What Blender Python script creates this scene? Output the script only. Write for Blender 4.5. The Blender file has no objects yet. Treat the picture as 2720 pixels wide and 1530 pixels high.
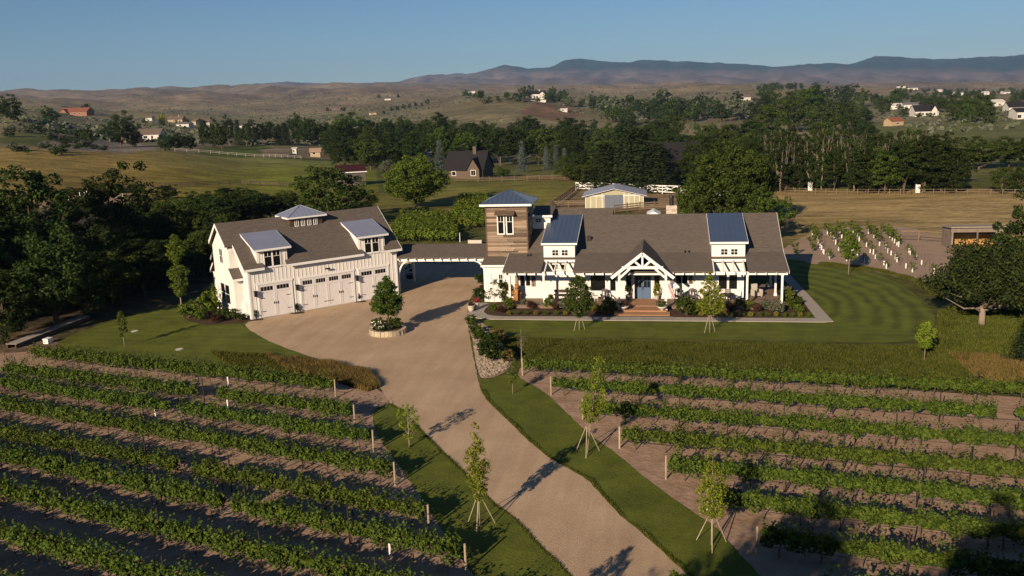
import bpy, math, random
import numpy as np
from math import sin, cos, tan, pi, radians, degrees, hypot, atan2, sqrt
SC = bpy.context.scene
COL = SC.collection
rng = random.Random(7)

# ------------------------------------------------------------------ camera
F_PX, CX, CY = 2380.0, 1360.0, 765.0          # photograph 2720 x 1530
PITCH, ROLL, YAW, CAM_H = radians(12.0), radians(1.95), radians(9.6), 18.5
FW = np.array([-sin(YAW)*cos(PITCH), cos(YAW)*cos(PITCH), -sin(PITCH)])
_r0 = np.array([cos(YAW), sin(YAW), 0.0]); _u0 = np.cross(_r0, FW)
RT = cos(ROLL)*_r0 - sin(ROLL)*_u0
UP = sin(ROLL)*_r0 + cos(ROLL)*_u0
POS = np.array([0.0, 0.0, CAM_H])
cam_data = bpy.data.cameras.new('camera')
cam_data.sensor_width = 36.0
cam_data.lens = 36.0*F_PX/2720.0
cam_data.clip_start = 0.5
cam_data.clip_end = 60000.0
cam = bpy.data.objects.new('camera', cam_data); COL.objects.link(cam)
from mathutils import Matrix, Vector
M = Matrix(((RT[0], UP[0], -FW[0], POS[0]), (RT[1], UP[1], -FW[1], POS[1]), (RT[2], UP[2], -FW[2], POS[2]), (0, 0, 0, 1)))
cam.matrix_world = M
SC.camera = cam

# ------------------------------------------------------------------ sky, sun, exposure
SUN_EL, SUN_AZ = radians(20.5), radians(19.5)   # SUN_AZ: heading of the light, from +Y towards +X
world = bpy.data.worlds.new('World'); SC.world = world; world.use_nodes = True
wn = world.node_tree.nodes; wl = world.node_tree.links
bg = wn['Background']
sky = wn.new('ShaderNodeTexSky'); sky.sky_type = 'NISHITA'; sky.sun_disc = False
sky.sun_elevation = SUN_EL
sky.sun_rotation = SUN_AZ + pi
sky.altitude = 800.0; sky.air_density = 1.0; sky.dust_density = 0.0; sky.ozone_density = 6.0
wl.new(sky.outputs[0], bg.inputs[0]); bg.inputs[1].default_value = 0.05
sun = bpy.data.lights.new('sun', 'SUN'); sun.energy = 5.0; sun.angle = radians(0.53); sun.color = (1.0, 0.80, 0.58)
sun_o = bpy.data.objects.new('sun', sun); COL.objects.link(sun_o)
ld = Vector((sin(SUN_AZ)*cos(SUN_EL), cos(SUN_AZ)*cos(SUN_EL), -sin(SUN_EL)))
sun_o.rotation_euler = ld.to_track_quat('-Z', 'Y').to_euler()
sun_o.location = (-60, -160, 70)
SC.view_settings.view_transform = 'Standard'; SC.view_settings.look = 'None'
SC.view_settings.exposure = 0.40; SC.view_settings.gamma = 1.0
SC.cycles.max_bounces = 5; SC.cycles.diffuse_bounces = 1; SC.cycles.glossy_bounces = 2
SC.cycles.transmission_bounces = 2; SC.cycles.volume_bounces = 0; SC.cycles.transparent_max_bounces = 4
SC.cycles.caustics_reflective = False; SC.cycles.caustics_refractive = False

# ------------------------------------------------------------------ pixel <-> place
def ray(x, y):
    return FW + RT*(x-CX)/F_PX - UP*(y-CY)/F_PX
def gp(x, y, z=0.0):
    d = ray(x, y); t = (z-POS[2])/d[2]
    return POS + d*t
def proj(P):
    v = np.asarray(P, float)-POS; z = v@FW
    return CX+F_PX*(v@RT)/z, CY-F_PX*(v@UP)/z

# terrain: height from a table of sight lines (column = pixel column, row = distance in metres)
TCOL = [-900, 0, 350, 700, 1050, 1360, 1700, 2000, 2350, 2720, 3600]
TDIST = [190, 300, 340, 420, 520, 700, 900, 1050, 1300, 1800, 2600, 4000, 6000]
TY = {  # pixel row at which ground of that distance shows (None = level ground)
 -900: [None, 425, 430, 395, 350, 330, 322, 318, 310, 305, 295, 285, 280],
 0:    [None, 396, 402, 366, 322, 300, 296, 292, 287, 281, 270, 258, 252],
 350:  [None, 402, 408, 392, 372, 345, 330, 322, 312, 300, 280, 256, 243],
 700:  [None, 428, 418, 398, 380, 356, 343, 333, 322, 305, 272, 246, 228],
 1050: [None, 440, 428, 412, 392, 350, 325, 310, 296, 282, 252, 238, 226],
 1360: [None, 450, 436, 412, 388, 345, 296, 252, 256, 262, 246, 236, 231],
 1700: [None, 436, 424, 400, 378, 345, 312, 282, 268, 258, 244, 235, 231],
 2000: [None, 424, 410, 388, 364, 330, 300, 284, 262, 248, 240, 235, 231],
 2350: [None, 410, 396, 372, 350, 318, 292, 278, 260, 250, 240, 234, 229],
 2720: [None, 398, 382, 360, 332, 300, 282, 272, 262, 250, 242, 234, 226],
 3600: [None, 370, 355, 330, 302, 270, 255, 246, 236, 224, 216, 208, 200]}
_az, _zt = [], []
for c in TCOL:
    d = ray(c, 300.0); _az.append(atan2(d[0], d[1]))
    row = []
    for D, yy in zip(TDIST, TY[c]):
        if yy is None: row.append(0.0); continue
        d = ray(c, yy); row.append(CAM_H + d[2]/hypot(d[0], d[1])*D)
    _zt.append(row)
_az = np.array(_az); _zt = np.array(_zt); _ld = np.log(np.array(TDIST, float))
def _smooth(t): return t*t*(3-2*t)
def fbm(x, y, o=4):
    s = 0.0; a = 1.0
    for i in range(o):
        s = s + a*(np.sin(x*1.0+1.7*i+1.3*np.sin(y*0.83+i*2.1))*np.cos(y*1.13-0.6*i+1.1*np.sin(x*0.71-i)))
        x, y = x*1.93+y*0.35+3.1, y*1.87-x*0.41+1.7; a *= 0.5
    return s
def terrain(x, y):
    x = np.asarray(x, float); y = np.asarray(y, float)
    D = np.hypot(x, y); az = np.arctan2(x, y)
    az = np.clip(az, _az[0], _az[-1])
    i = np.clip(np.searchsorted(_az, az)-1, 0, len(_az)-2)
    t = _smooth(np.clip((az-_az[i])/(_az[i+1]-_az[i]), 0, 1))
    L = np.log(np.maximum(D, 1.0)); k = np.clip(np.searchsorted(_ld, L)-1, 0, len(_ld)-2)
    s = np.clip((L-_ld[k])/(_ld[k+1]-_ld[k]), 0, 1)
    z0 = _zt[i, k]*(1-t)+_zt[i+1, k]*t; z1 = _zt[i, k+1]*(1-t)+_zt[i+1, k+1]*t
    z = z0*(1-s)+z1*s
    amp = np.clip((D-420)/2500.0, 0, 1)
    z = z + amp*15.0*fbm(x/190.0, y/190.0) + amp*6.0*np.abs(fbm(x/60.0+3, y/60.0, 3)) + np.clip((D-230)/400, 0, 1)*0.8*fbm(x/37.0, y/37.0, 3)
    return z
def hit(x, y, dmin=100.0):
    """point of the ground seen at a pixel"""
    d = ray(x, y); h = hypot(d[0], d[1])
    p = gp(x, y) if d[2] < 0 else None
    if p is not None and hypot(p[0], p[1]) < 185: return p
    a = dmin; prev = a
    while a < 9000:
        P = POS + d*(a/h)
        if float(terrain(P[0], P[1])) >= P[2]:
            lo, hi = prev, a
            for _ in range(18):
                m = 0.5*(lo+hi); P = POS + d*(m/h)
                if float(terrain(P[0], P[1])) >= P[2]: hi = m
                else: lo = m
            P = POS + d*(hi/h); P[2] = float(terrain(P[0], P[1])); return P
        prev = a; a *= 1.012
    P = POS + d*(6000/h); P[2] = float(terrain(P[0], P[1])); return P
def pxm(P):
    """pixels per metre at a place"""
    return F_PX/float((np.asarray(P)-POS)@FW)

# ------------------------------------------------------------------ mesh helpers
def mesh_np(name, V, Fc, mats, mat_idx=None, smooth=False):
    me = bpy.data.meshes.new(name)
    V = np.asarray(V, np.float32); Fc = np.asarray(Fc, np.int32)
    n, k = Fc.shape
    me.vertices.add(len(V)); me.vertices.foreach_set('co', V.ravel())
    me.loops.add(n*k); me.loops.foreach_set('vertex_index', Fc.ravel())
    me.polygons.add(n); me.polygons.foreach_set('loop_start', np.arange(0, n*k, k, dtype=np.int32))
    for m in (mats if isinstance(mats, (list, tuple)) else [mats]): me.materials.append(m)
    if mat_idx is not None: me.polygons.foreach_set('material_index', np.asarray(mat_idx, np.int32))
    if smooth: me.polygons.foreach_set('use_smooth', np.ones(n, bool))
    me.update(calc_edges=True)
    return me
def link(name, me, parent=None, loc=(0, 0, 0), rz=0.0, scale=None):
    o = bpy.data.objects.new(name, me); COL.objects.link(o)
    o.location = loc; o.rotation_euler = (0, 0, rz)
    if scale is not None: o.scale = (scale, scale, scale) if not isinstance(scale, tuple) else scale
    if parent is not None: o.parent = parent
    return o
def tag(o, label, cat, group=None):
    o['label'] = label; o['category'] = cat
    if group: o['group'] = group
    return o
def struct(o): o['kind'] = 'structure'; return o
def thing(name, label, cat, loc=(0, 0, 0), rz=0.0, group=None, scale=None):
    o = link(name, None, None, tuple(float(v) for v in loc), rz, scale)
    o.empty_display_size = 0.3
    return tag(o, label, cat, group)
def copy_tree(o, loc, rz=0.0, label=None, group=None, scale=None):
    r = o.copy(); COL.objects.link(r); r.location = tuple(float(v) for v in loc); r.rotation_euler = (0, 0, rz)
    if scale is not None: r.scale = (scale,)*3 if not isinstance(scale, tuple) else scale
    if label: r['label'] = label
    if group: r['group'] = group
    for ch in list(o.children):
        c = ch.copy(); COL.objects.link(c); c.parent = r
        for g in list(ch.children):
            d = g.copy(); COL.objects.link(d); d.parent = c
    return r
class MB:
    def __init__(s): s.v = []; s.f = []; s.m = []
    def poly(s, pts, m=0):
        b = len(s.v); s.v += [tuple(map(float, p)) for p in pts]; s.f.append(tuple(range(b, b+len(pts)))); s.m.append(m); return s
    def hexa(s, p, m=0):   # 8 points: bottom 0-3 ccw, top 4-7
        b = len(s.v); s.v += [tuple(map(float, q)) for q in p]
        for q in ((3, 2, 1, 0), (4, 5, 6, 7), (0, 1, 5, 4), (1, 2, 6, 5), (2, 3, 7, 6), (3, 0, 4, 7)):
            s.f.append(tuple(b+i for i in q)); s.m.append(m)
        return s
    def box(s, x0, x1, y0, y1, z0, z1, m=0):
        return s.hexa([(x0, y0, z0), (x1, y0, z0), (x1, y1, z0), (x0, y1, z0), (x0, y0, z1), (x1, y0, z1), (x1, y1, z1), (x0, y1, z1)], m)
    def bar(s, p, q, w, h, m=0, up=(0, 0, 1)):
        p = np.array(p, float); q = np.array(q, float); d = q-p; d /= np.linalg.norm(d)
        u = np.array(up, float)
        if abs(d@u) > 0.98: u = np.array([0, 1.0, 0])
        a = np.cross(d, u); a /= np.linalg.norm(a); b = np.cross(a, d)
        a *= w/2; b *= h/2
        return s.hexa([p-a-b, p+a-b, q+a-b, q-a-b, p-a+b, p+a+b, q+a+b, q-a+b], m)
    def prism(s, pts, d, m=0):   # polygon pts extruded by vector d
        n = len(pts); b = len(s.v); d = np.array(d, float)
        s.v += [tuple(map(float, p)) for p in pts] + [tuple(np.array(p, float)+d) for p in pts]
        s.f.append(tuple(range(b+n-1, b-1, -1))); s.f.append(tuple(range(b+n, b+2*n))); s.m += [m, m]
        for i in range(n):
            j = (i+1) % n; s.f.append((b+i, b+j, b+n+j, b+n+i)); s.m.append(m)
        return s
    def tube(s, pts, radii, n=7, m=0, cap=True):
        rings = []
        P = [np.array(p, float) for p in pts]
        for i, p in enumerate(P):
            d = P[min(i+1, len(P)-1)]-P[max(i-1, 0)]; d /= (np.linalg.norm(d)+1e-9)
            u = np.array([0, 0, 1.0]) if abs(d[2]) < 0.9 else np.array([1.0, 0, 0])
            a = np.cross(d, u); a /= np.linalg.norm(a); c = np.cross(d, a)
            b0 = len(s.v)
            for k in range(n):
                t = 2*pi*k/n; s.v.append(tuple(p+(a*cos(t)+c*sin(t))*radii[i]))
            rings.append(b0)
        for r0, r1 in zip(rings, rings[1:]):
            for k in range(n):
                j = (k+1) % n; s.f.append((r0+k, r0+j, r1+j, r1+k)); s.m.append(m)
        if cap:
            s.f.append(tuple(rings[0]+k for k in range(n))[::-1]); s.f.append(tuple(rings[-1]+k for k in range(n))); s.m += [m, m]
        return s
    def lathe(s, prof, c=(0, 0, 0), n=16, m=0):
        rings = []
        for r, z in prof:
            rings.append(len(s.v))
            for k in range(n):
                t = 2*pi*k/n; s.v.append((c[0]+r*cos(t), c[1]+r*sin(t), c[2]+z))
        for a, b in zip(rings, rings[1:]):
            for k in range(n):
                j = (k+1) % n; s.f.append((a+k, a+j, b+j, b+k)); s.m.append(m)
        s.f.append(tuple(rings[0]+k for k in range(n))[::-1]); s.f.append(tuple(rings[-1]+k for k in range(n))); s.m += [m, m]
        return s
    def ball(s, c, r, seg=10, rings=7, m=0, sz=1.0, jit=0.0):
        st = len(s.v)
        for i in range(1, rings):
            ph = pi*i/rings
            for k in range(seg):
                t = 2*pi*k/seg; q = 1+jit*(rng.random()-.5)
                s.v.append((c[0]+r*q*sin(ph)*cos(t), c[1]+r*q*sin(ph)*sin(t), c[2]+r*q*sz*cos(ph)))
        top = len(s.v); s.v += [(c[0], c[1], c[2]+r*sz), (c[0], c[1], c[2]-r*sz)]
        for i in range(rings-2):
            for k in range(seg):
                j = (k+1) % seg; a = st+i*seg
                s.f.append((a+k, a+seg+k, a+seg+j, a+j)); s.m.append(m)
        for k in range(seg):
            j = (k+1) % seg
            s.f.append((top, st+k, st+j)); s.f.append((top+1, st+(rings-2)*seg+j, st+(rings-2)*seg+k)); s.m += [m, m]
        return s
    def mesh(s, name, mats, smooth=False):
        me = bpy.data.meshes.new(name); me.from_pydata(s.v, [], s.f)
        mats = mats if isinstance(mats, (list, tuple)) else [mats]
        for m in mats: me.materials.append(m)
        if len(mats) > 1: me.polygons.foreach_set('material_index', np.array(s.m, np.int32))
        if smooth: me.polygons.foreach_set('use_smooth', np.ones(len(s.f), bool))
        me.update(); return me
    def build(s, name, mats, parent=None, smooth=False, loc=(0, 0, 0), rz=0.0):
        return link(name, s.mesh(name, mats, smooth), parent, loc, rz)

# ------------------------------------------------------------------ materials
def mat(name, col, rough=0.8, spec=0.3, metal=0.0, var=0.0, vscale=3.0, col2=None, bump=0.0, bscale=20.0, obj_rand=0.0, coat=0.0, stretch=None, detail=4.0):
    m = bpy.data.materials.new(name); m.use_nodes = True
    nt = m.node_tree; n = nt.nodes; l = nt.links; b = n['Principled BSDF']
    b.inputs['Roughness'].default_value = rough; b.inputs['Metallic'].default_value = metal
    b.inputs['Specular IOR Level'].default_value = spec
    if coat: b.inputs['Coat Weight'].default_value = coat
    c1 = (*col, 1); out = None
    tc = n.new('ShaderNodeTexCoord'); vec = tc.outputs['Object']
    if stretch:
        mp = n.new('ShaderNodeMapping'); mp.inputs['Scale'].default_value = stretch; l.new(vec, mp.inputs[0]); vec = mp.outputs[0]
    if var or col2:
        nz = n.new('ShaderNodeTexNoise'); nz.inputs['Scale'].default_value = vscale; nz.inputs['Detail'].default_value = detail; nz.inputs['Roughness'].default_value = 0.65
        l.new(vec, nz.inputs['Vector'])
        rp = n.new('ShaderNodeMapRange'); rp.inputs[1].default_value = 0.3; rp.inputs[2].default_value = 0.7; l.new(nz.outputs[0], rp.inputs[0])
        mx = n.new('ShaderNodeMix'); mx.data_type = 'RGBA'
        l.new(rp.outputs[0], mx.inputs[0])
        if col2: mx.inputs[6].default_value = c1; mx.inputs[7].default_value = (*col2, 1)
        else:
            mx.inputs[6].default_value = tuple(c*(1-var) for c in col)+(1,); mx.inputs[7].default_value = tuple(min(1, c*(1+var)) for c in col)+(1,)
        out = mx.outputs[2]
    if obj_rand:
        oi = n.new('ShaderNodeObjectInfo'); hs = n.new('ShaderNodeHueSaturation')
        mr = n.new('ShaderNodeMapRange'); mr.inputs[3].default_value = 1-obj_rand; mr.inputs[4].default_value = 1+obj_rand
        l.new(oi.outputs['Random'], mr.inputs[0]); l.new(mr.outputs[0], hs.inputs['Value'])
        if out is None: hs.inputs['Color'].default_value = c1
        else: l.new(out, hs.inputs['Color'])
        out = hs.outputs[0]
    if out is None: b.inputs['Base Color'].default_value = c1
    else: l.new(out, b.inputs['Base Color'])
    if bump:
        bn = n.new('ShaderNodeTexNoise'); bn.inputs['Scale'].default_value = bscale; bn.inputs['Detail'].default_value = 5; l.new(vec, bn.inputs['Vector'])
        bp = n.new('ShaderNodeBump'); bp.inputs['Strength'].default_value = bump; bp.inputs['Distance'].default_value = 0.05
        l.new(bn.outputs[0], bp.inputs['Height']); l.new(bp.outputs[0], b.inputs['Normal'])
    return m
def leaf_mat(name, c_dark, c_light, obj_rand=0.18, rough=0.7, spec=0.12, vscale=0.9, trans=0.15):
    """leaves: colour varies from clump to clump, from leaf to leaf and from plant to plant"""
    m = bpy.data.materials.new(name); m.use_nodes = True
    nt = m.node_tree; n = nt.nodes; l = nt.links; b = n['Principled BSDF']
    b.inputs['Roughness'].default_value = rough; b.inputs['Specular IOR Level'].default_value = spec
    tc = n.new('ShaderNodeTexCoord')
    nz = n.new('ShaderNodeTexNoise'); nz.inputs['Scale'].default_value = vscale; nz.inputs['Detail'].default_value = 2
    l.new(tc.outputs['Object'], nz.inputs['Vector'])
    at = n.new('ShaderNodeAttribute'); at.attribute_name = 'leafrand'
    ad = n.new('ShaderNodeMath'); ad.operation = 'ADD'; l.new(nz.outputs[0], ad.inputs[0]); l.new(at.outputs['Fac'], ad.inputs[1])
    mr = n.new('ShaderNodeMapRange'); mr.inputs[1].default_value = 0.55; mr.inputs[2].default_value = 1.35; l.new(ad.outputs[0], mr.inputs[0])
    mx = n.new('ShaderNodeMix'); mx.data_type = 'RGBA'; mx.inputs[6].default_value = (*c_dark, 1); mx.inputs[7].default_value = (*c_light, 1)
    l.new(mr.outputs[0], mx.inputs[0])
    oi = n.new('ShaderNodeObjectInfo'); hs = n.new('ShaderNodeHueSaturation')
    r1 = n.new('ShaderNodeMapRange'); r1.inputs[3].default_value = 1-obj_rand; r1.inputs[4].default_value = 1+obj_rand; l.new(oi.outputs['Random'], r1.inputs[0]); l.new(r1.outputs[0], hs.inputs['Value'])
    r2 = n.new('ShaderNodeMapRange'); r2.inputs[3].default_value = 0.485; r2.inputs[4].default_value = 0.512; l.new(oi.outputs['Random'], r2.inputs[0]); l.new(r2.outputs[0], hs.inputs['Hue'])
    l.new(mx.outputs[2], hs.inputs['Color']); l.new(hs.outputs[0], b.inputs['Base Color'])
    if trans:
        tr = n.new('ShaderNodeBsdfTranslucent'); l.new(hs.outputs[0], tr.inputs[0])
        ms = n.new('ShaderNodeMixShader'); ms.inputs[0].default_value = trans
        l.new(b.outputs[0], ms.inputs[1]); l.new(tr.outputs[0], ms.inputs[2]); l.new(ms.outputs[0], n['Material Output'].inputs[0])
    return m
K = {}
K['white'] = mat('white_paint', (0.80, 0.77, 0.72), 0.6, var=0.04, vscale=1.3)
K['siding'] = mat('white_siding', (0.78, 0.75, 0.70), 0.7, var=0.06, vscale=0.9, bump=0.05, bscale=14)
K['trim'] = mat('white_trim', (0.82, 0.80, 0.77), 0.5)
K['doorwhite'] = mat('garage_door_paint', (0.74, 0.70, 0.68), 0.55, var=0.03, vscale=2)
K['shingle'] = mat('asphalt_shingle', (0.088, 0.072, 0.060), 0.9, 0.2, col2=(0.145, 0.120, 0.101), vscale=4.0, bump=0.5, bscale=14, stretch=(0.5, 1.6, 1.6), detail=6)
K['metal'] = mat('blue_metal_roofing', (0.085, 0.125, 0.20), 0.42, 0.5, metal=0.35, var=0.05, vscale=0.7)
K['metalpale'] = mat('galvanised_roofing', (0.26, 0.285, 0.38), 0.5, 0.4, metal=0.25, var=0.07, vscale=0.9)
K['barn'] = mat('weathered_plank', (0.12, 0.088, 0.066), 0.9, 0.15, col2=(0.37, 0.275, 0.195), vscale=1.7, obj_rand=0.60, bump=0.35, bscale=18, stretch=(0.35, 1, 3.5), detail=6)
K['barndark'] = mat('dark_weathered_plank', (0.075, 0.05, 0.036), 0.9, 0.15, col2=(0.16, 0.105, 0.07), vscale=3, obj_rand=0.4, bump=0.3, bscale=18, stretch=(0.5, 1, 3))
K['glass'] = mat('window_glass', (0.010, 0.010, 0.011), 0.06, 0.35)
K['screen'] = mat('dark_screen', (0.012, 0.012, 0.013), 0.5, 0.2)
K['bluedoor'] = mat('blue_door_paint', (0.085, 0.14, 0.23), 0.4, 0.4, var=0.05)
K['black'] = mat('black_iron', (0.015, 0.014, 0.014), 0.45, 0.4)
K['charcoal'] = mat('charcoal_plastic', (0.06, 0.055, 0.06), 0.6, 0.3)
K['deck'] = mat('deck_board', (0.20, 0.14, 0.10), 0.75, 0.25, var=0.25, vscale=3, obj_rand=0.18, stretch=(0.3, 3, 3))
K['deckred'] = mat('cedar_step', (0.36, 0.19, 0.105), 0.65, 0.3, var=0.2, vscale=3, obj_rand=0.12, stretch=(0.4, 3, 3))
K['concrete'] = mat('concrete', (0.36, 0.315, 0.265), 0.85, 0.2, var=0.10, vscale=2.2, bump=0.08, bscale=30)
K['paver'] = mat('paving_slab', (0.33, 0.30, 0.26), 0.85, 0.2, var=0.08, vscale=2.5, obj_rand=0.08)
K['stone'] = mat('tan_stone', (0.42, 0.35, 0.25), 0.85, 0.2, var=0.22, vscale=4, obj_rand=0.2, bump=0.5, bscale=9)
K['chim'] = mat('pale_ledge_stone', (0.55, 0.46, 0.38), 0.85, 0.2, var=0.2, vscale=4, obj_rand=0.28, bump=0.3, bscale=9)
K['bark'] = mat('bark', (0.11, 0.08, 0.058), 0.9, 0.1, var=0.3, vscale=4, bump=0.4, bscale=12, stretch=(1, 1, 0.3))
K['palebark'] = mat('pale_bark', (0.26, 0.21, 0.16), 0.85, 0.1, var=0.25, vscale=5, stretch=(1, 1, 0.3))
K['stake'] = mat('wooden_stake', (0.36, 0.29, 0.20), 0.8, 0.2, var=0.2, vscale=5)
K['postwood'] = mat('vineyard_post', (0.40, 0.32, 0.22), 0.85, 0.15, var=0.25, vscale=4, obj_rand=0.2)
K['darkwood'] = mat('dark_fence_wood', (0.075, 0.058, 0.045), 0.85, 0.15, var=0.25, vscale=4, obj_rand=0.2)
K['fencewood'] = mat('brown_fence_wood', (0.17, 0.125, 0.085), 0.85, 0.15, var=0.25, vscale=4, obj_rand=0.2)
K['wire'] = mat('drip_line', (0.03, 0.024, 0.02), 0.6, 0.3)
K['terracotta'] = mat('glazed_pot', (0.34, 0.26, 0.19), 0.6, 0.3, var=0.15, vscale=4)
K['potpale'] = mat('pale_pot', (0.55, 0.49, 0.42), 0.6, 0.3, var=0.1, vscale=4)
K['soil'] = mat('pot_soil', (0.05, 0.035, 0.025), 0.95, 0.1)
K['carved'] = mat('carved_wood', (0.42, 0.20, 0.06), 0.6, 0.3, col2=(0.22, 0.09, 0.03), vscale=5)
K['red'] = mat('red_petal', (0.28, 0.02, 0.03), 0.6, 0.3, var=0.2)
K['petal'] = mat('white_petal', (0.8, 0.78, 0.7), 0.6, 0.3)
K['leafdk'] = leaf_mat('dark_green_leaves', (0.009, 0.018, 0.004), (0.040, 0.062, 0.010), 0.3)
K['leafmd'] = leaf_mat('mid_green_leaves', (0.017, 0.032, 0.005), (0.072, 0.105, 0.015), 0.22)
K['leafbr'] = leaf_mat('bright_green_leaves', (0.030, 0.056, 0.006), (0.125, 0.165, 0.018), 0.15)
K['leafyl'] = leaf_mat('yellow_green_leaves', (0.09, 0.10, 0.012), (0.27, 0.25, 0.03), 0.12)
K['leafsage'] = leaf_mat('grey_green_leaves', (0.05, 0.06, 0.035), (0.15, 0.165, 0.105), 0.15)
K['leafblue'] = leaf_mat('blue_spruce_needles', (0.035, 0.05, 0.042), (0.115, 0.145, 0.125), 0.12)
K['needle'] = leaf_mat('dark_needles', (0.010, 0.017, 0.008), (0.036, 0.05, 0.016), 0.2)
K['leafmaple'] = leaf_mat('dark_maple_leaves', (0.011, 0.018, 0.005), (0.046, 0.058, 0.012), 0.1)
K['leafred'] = leaf_mat('dark_red_leaves', (0.03, 0.011, 0.01), (0.075, 0.035, 0.018), 0.15)
K['vine'] = leaf_mat('grape_leaves', (0.020, 0.040, 0.005), (0.098, 0.140, 0.018), 0.08, vscale=1.6, trans=0.2)
K['sapleaf'] = leaf_mat('sapling_leaves', (0.075, 0.115, 0.008), (0.24, 0.29, 0.03), 0.1, vscale=1.5, trans=0.25)
K['grassmix'] = leaf_mat('tall_grass_blades', (0.036, 0.050, 0.006), (0.105, 0.108, 0.018), 0.05, vscale=0.8, trans=0.2)
K['grassdry'] = leaf_mat('dry_grass_blades', (0.060, 0.050, 0.012), (0.215, 0.155, 0.05), 0.05, vscale=0.8, trans=0.2)
# ------------------------------------------------------------------ the ground
def in_poly(px, py, poly):
    x = np.asarray(px); y = np.asarray(py); r = np.zeros(x.shape, bool); n = len(poly)
    for i in range(n):
        x0, y0 = poly[i]; x1, y1 = poly[(i+1) % n]
        c = ((y0 > y) != (y1 > y)) & (x < (x1-x0)*(y-y0)/((y1-y0) if y1 != y0 else 1e-9)+x0)
        r ^= c
    return r
def ground_mesh():
    fa = -YAW
    a_in = np.arange(-46, 46.01, 0.22); a_out = np.arange(46, 314.01, 4.0)
    ang = np.radians(np.concatenate([a_in, a_out[1:-1]])) + fa
    D = np.concatenate([[0.5, 6], np.arange(12, 60, 6), np.arange(60, 420, 5.0), 420*np.power(1.021, np.arange(0, 141))])
    na, nd = len(ang), len(D)
    A, DD = np.meshgrid(ang, D, indexing='xy')      # nd x na
    X = np.sin(A)*DD; Y = np.cos(A)*DD; Z = terrain(X, Y)
    V = np.stack([X, Y, Z], -1).reshape(-1, 3)
    i = np.arange(nd-1)[:, None]; j = np.arange(na)[None, :]; j2 = (j+1) % na
    Fc = np.stack([i*na+j, (i+1)*na+j, (i+1)*na+j2, i*na+j2], -1).reshape(-1, 4)[:, ::-1]
    W = V-POS; zc = np.maximum(W@FW, 1.0); px = CX+F_PX*(W@RT)/zc; py = CY-F_PX*(W@UP)/zc
    front = (W@FW) > 1; Df = np.hypot(V[:, 0], V[:, 1])
    C = np.tile(np.array([0.085, 0.088, 0.022]), (len(V), 1))
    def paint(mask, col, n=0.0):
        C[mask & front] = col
    far = np.clip((Df-500)/2500, 0, 1)[:, None]
    hill = (1-far)*np.array([0.175, 0.148, 0.080])+far*np.array([0.200, 0.150, 0.100])
    m = Df > 330; C[m] = hill[m]
    nz = fbm(V[:, 0]/90, V[:, 1]/90, 4)[:, None]; nz2 = fbm(V[:, 0]/420+5, V[:, 1]/420, 3)[:, None]
    green = np.array([0.11, 0.12, 0.045]); t = np.clip(0.35*nz2+0.3, 0, 1)*np.clip(1-far*1.4, 0, 1)
    C[m] = (C*(1-0.5*t)+green*0.5*t)[m]
    C[m] *= (1+.24*np.clip(fbm(V[:, 0]/70+9, V[:, 1]/110, 4), -1, 1)[:, None]+.16*np.clip(nz2, -1, 1))[m]  # shading of the hill folds put into the colour as noise
    paint(in_poly(px, py, [(-300, 385), (250, 395), (560, 412), (900, 430), (1000, 440), (1000, 520), (600, 545), (300, 540), (-300, 560)]), (0.125, 0.092, 0.03))
    f = np.clip((px-330)/420, 0, 1)[:, None]; mk = in_poly(px, py, [(-300, 385), (250, 395), (560, 412), (900, 430), (1000, 440), (1000, 520), (600, 545), (300, 540), (-300, 560)]) & front
    C[mk] = ((1-f)*np.array([0.205, 0.152, 0.046])+f*np.array([0.140, 0.152, 0.024])+0.022*nz)[mk]
    paint(in_poly(px, py, [(1150, 470), (1560, 470), (1570, 530), (1500, 560), (1000, 600), (1000, 520)]), (0.155, 0.145, 0.030))
    paint(in_poly(px, py, [(1510, 505), (1800, 505), (1800, 560), (1420, 560)]), (0.22, 0.155, 0.085))
    paint(in_poly(px, py, [(2040, 505), (2900, 500), (2900, 700), (2060, 640)]), (0.335, 0.245, 0.112))
    mk = in_poly(px, py, [(2040, 505), (2900, 500), (2900, 700), (2060, 640)]) & front
    g = np.clip((py-560)/60, 0, 1)[:, None]*np.clip((2520-px)/300, 0, 1)[:, None]
    C[mk] = ((1-0.55*g)*C+0.55*g*np.array([0.14, 0.13, 0.035])+0.012*nz)[mk]
    paint(in_poly(px, py, [(1500, 440), (1800, 440), (1800, 480), (1360, 480), (1180, 470), (1180, 450)]), (0.11, 0.115, 0.03))
    paint(in_poly(px, py, [(2260, 330), (2720, 320), (2900, 420), (2560, 480), (2330, 440)]), (0.125, 0.13, 0.042))
    paint(in_poly(px, py, [(530, 395), (700, 385), (760, 405), (640, 420), (520, 410)]), (0.075, 0.10, 0.02))
    paint(in_poly(px, py, [(690, 396), (900, 392), (900, 425), (700, 412)]), (0.20, 0.155, 0.10))
    paint(in_poly(px, py, [(0, 350), (120, 350), (200, 372), (160, 395), (0, 380)]), (0.085, 0.095, 0.028))
    paint(in_poly(px, py, [(110, 375), (330, 372), (420, 395), (330, 408), (140, 396)]), (0.20, 0.165, 0.13))
    paint(in_poly(px, py, [(100, 535), (190, 522), (370, 515), (390, 528), (340, 552), (110, 556)]), (0.30, 0.20, 0.135))
    paint(in_poly(px, py, [(1420, 270), (1560, 290), (1500, 330), (1380, 300)]), (0.17, 0.105, 0.06))
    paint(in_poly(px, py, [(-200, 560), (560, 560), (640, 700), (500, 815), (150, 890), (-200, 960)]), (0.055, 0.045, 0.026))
    paint(in_poly(px, py, [(-300, 900), (100, 880), (180, 905), (60, 960), (-300, 1000)]), (0.14, 0.095, 0.06))
    me = mesh_np('ground', V, Fc, K['ground'], smooth=True)
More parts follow.
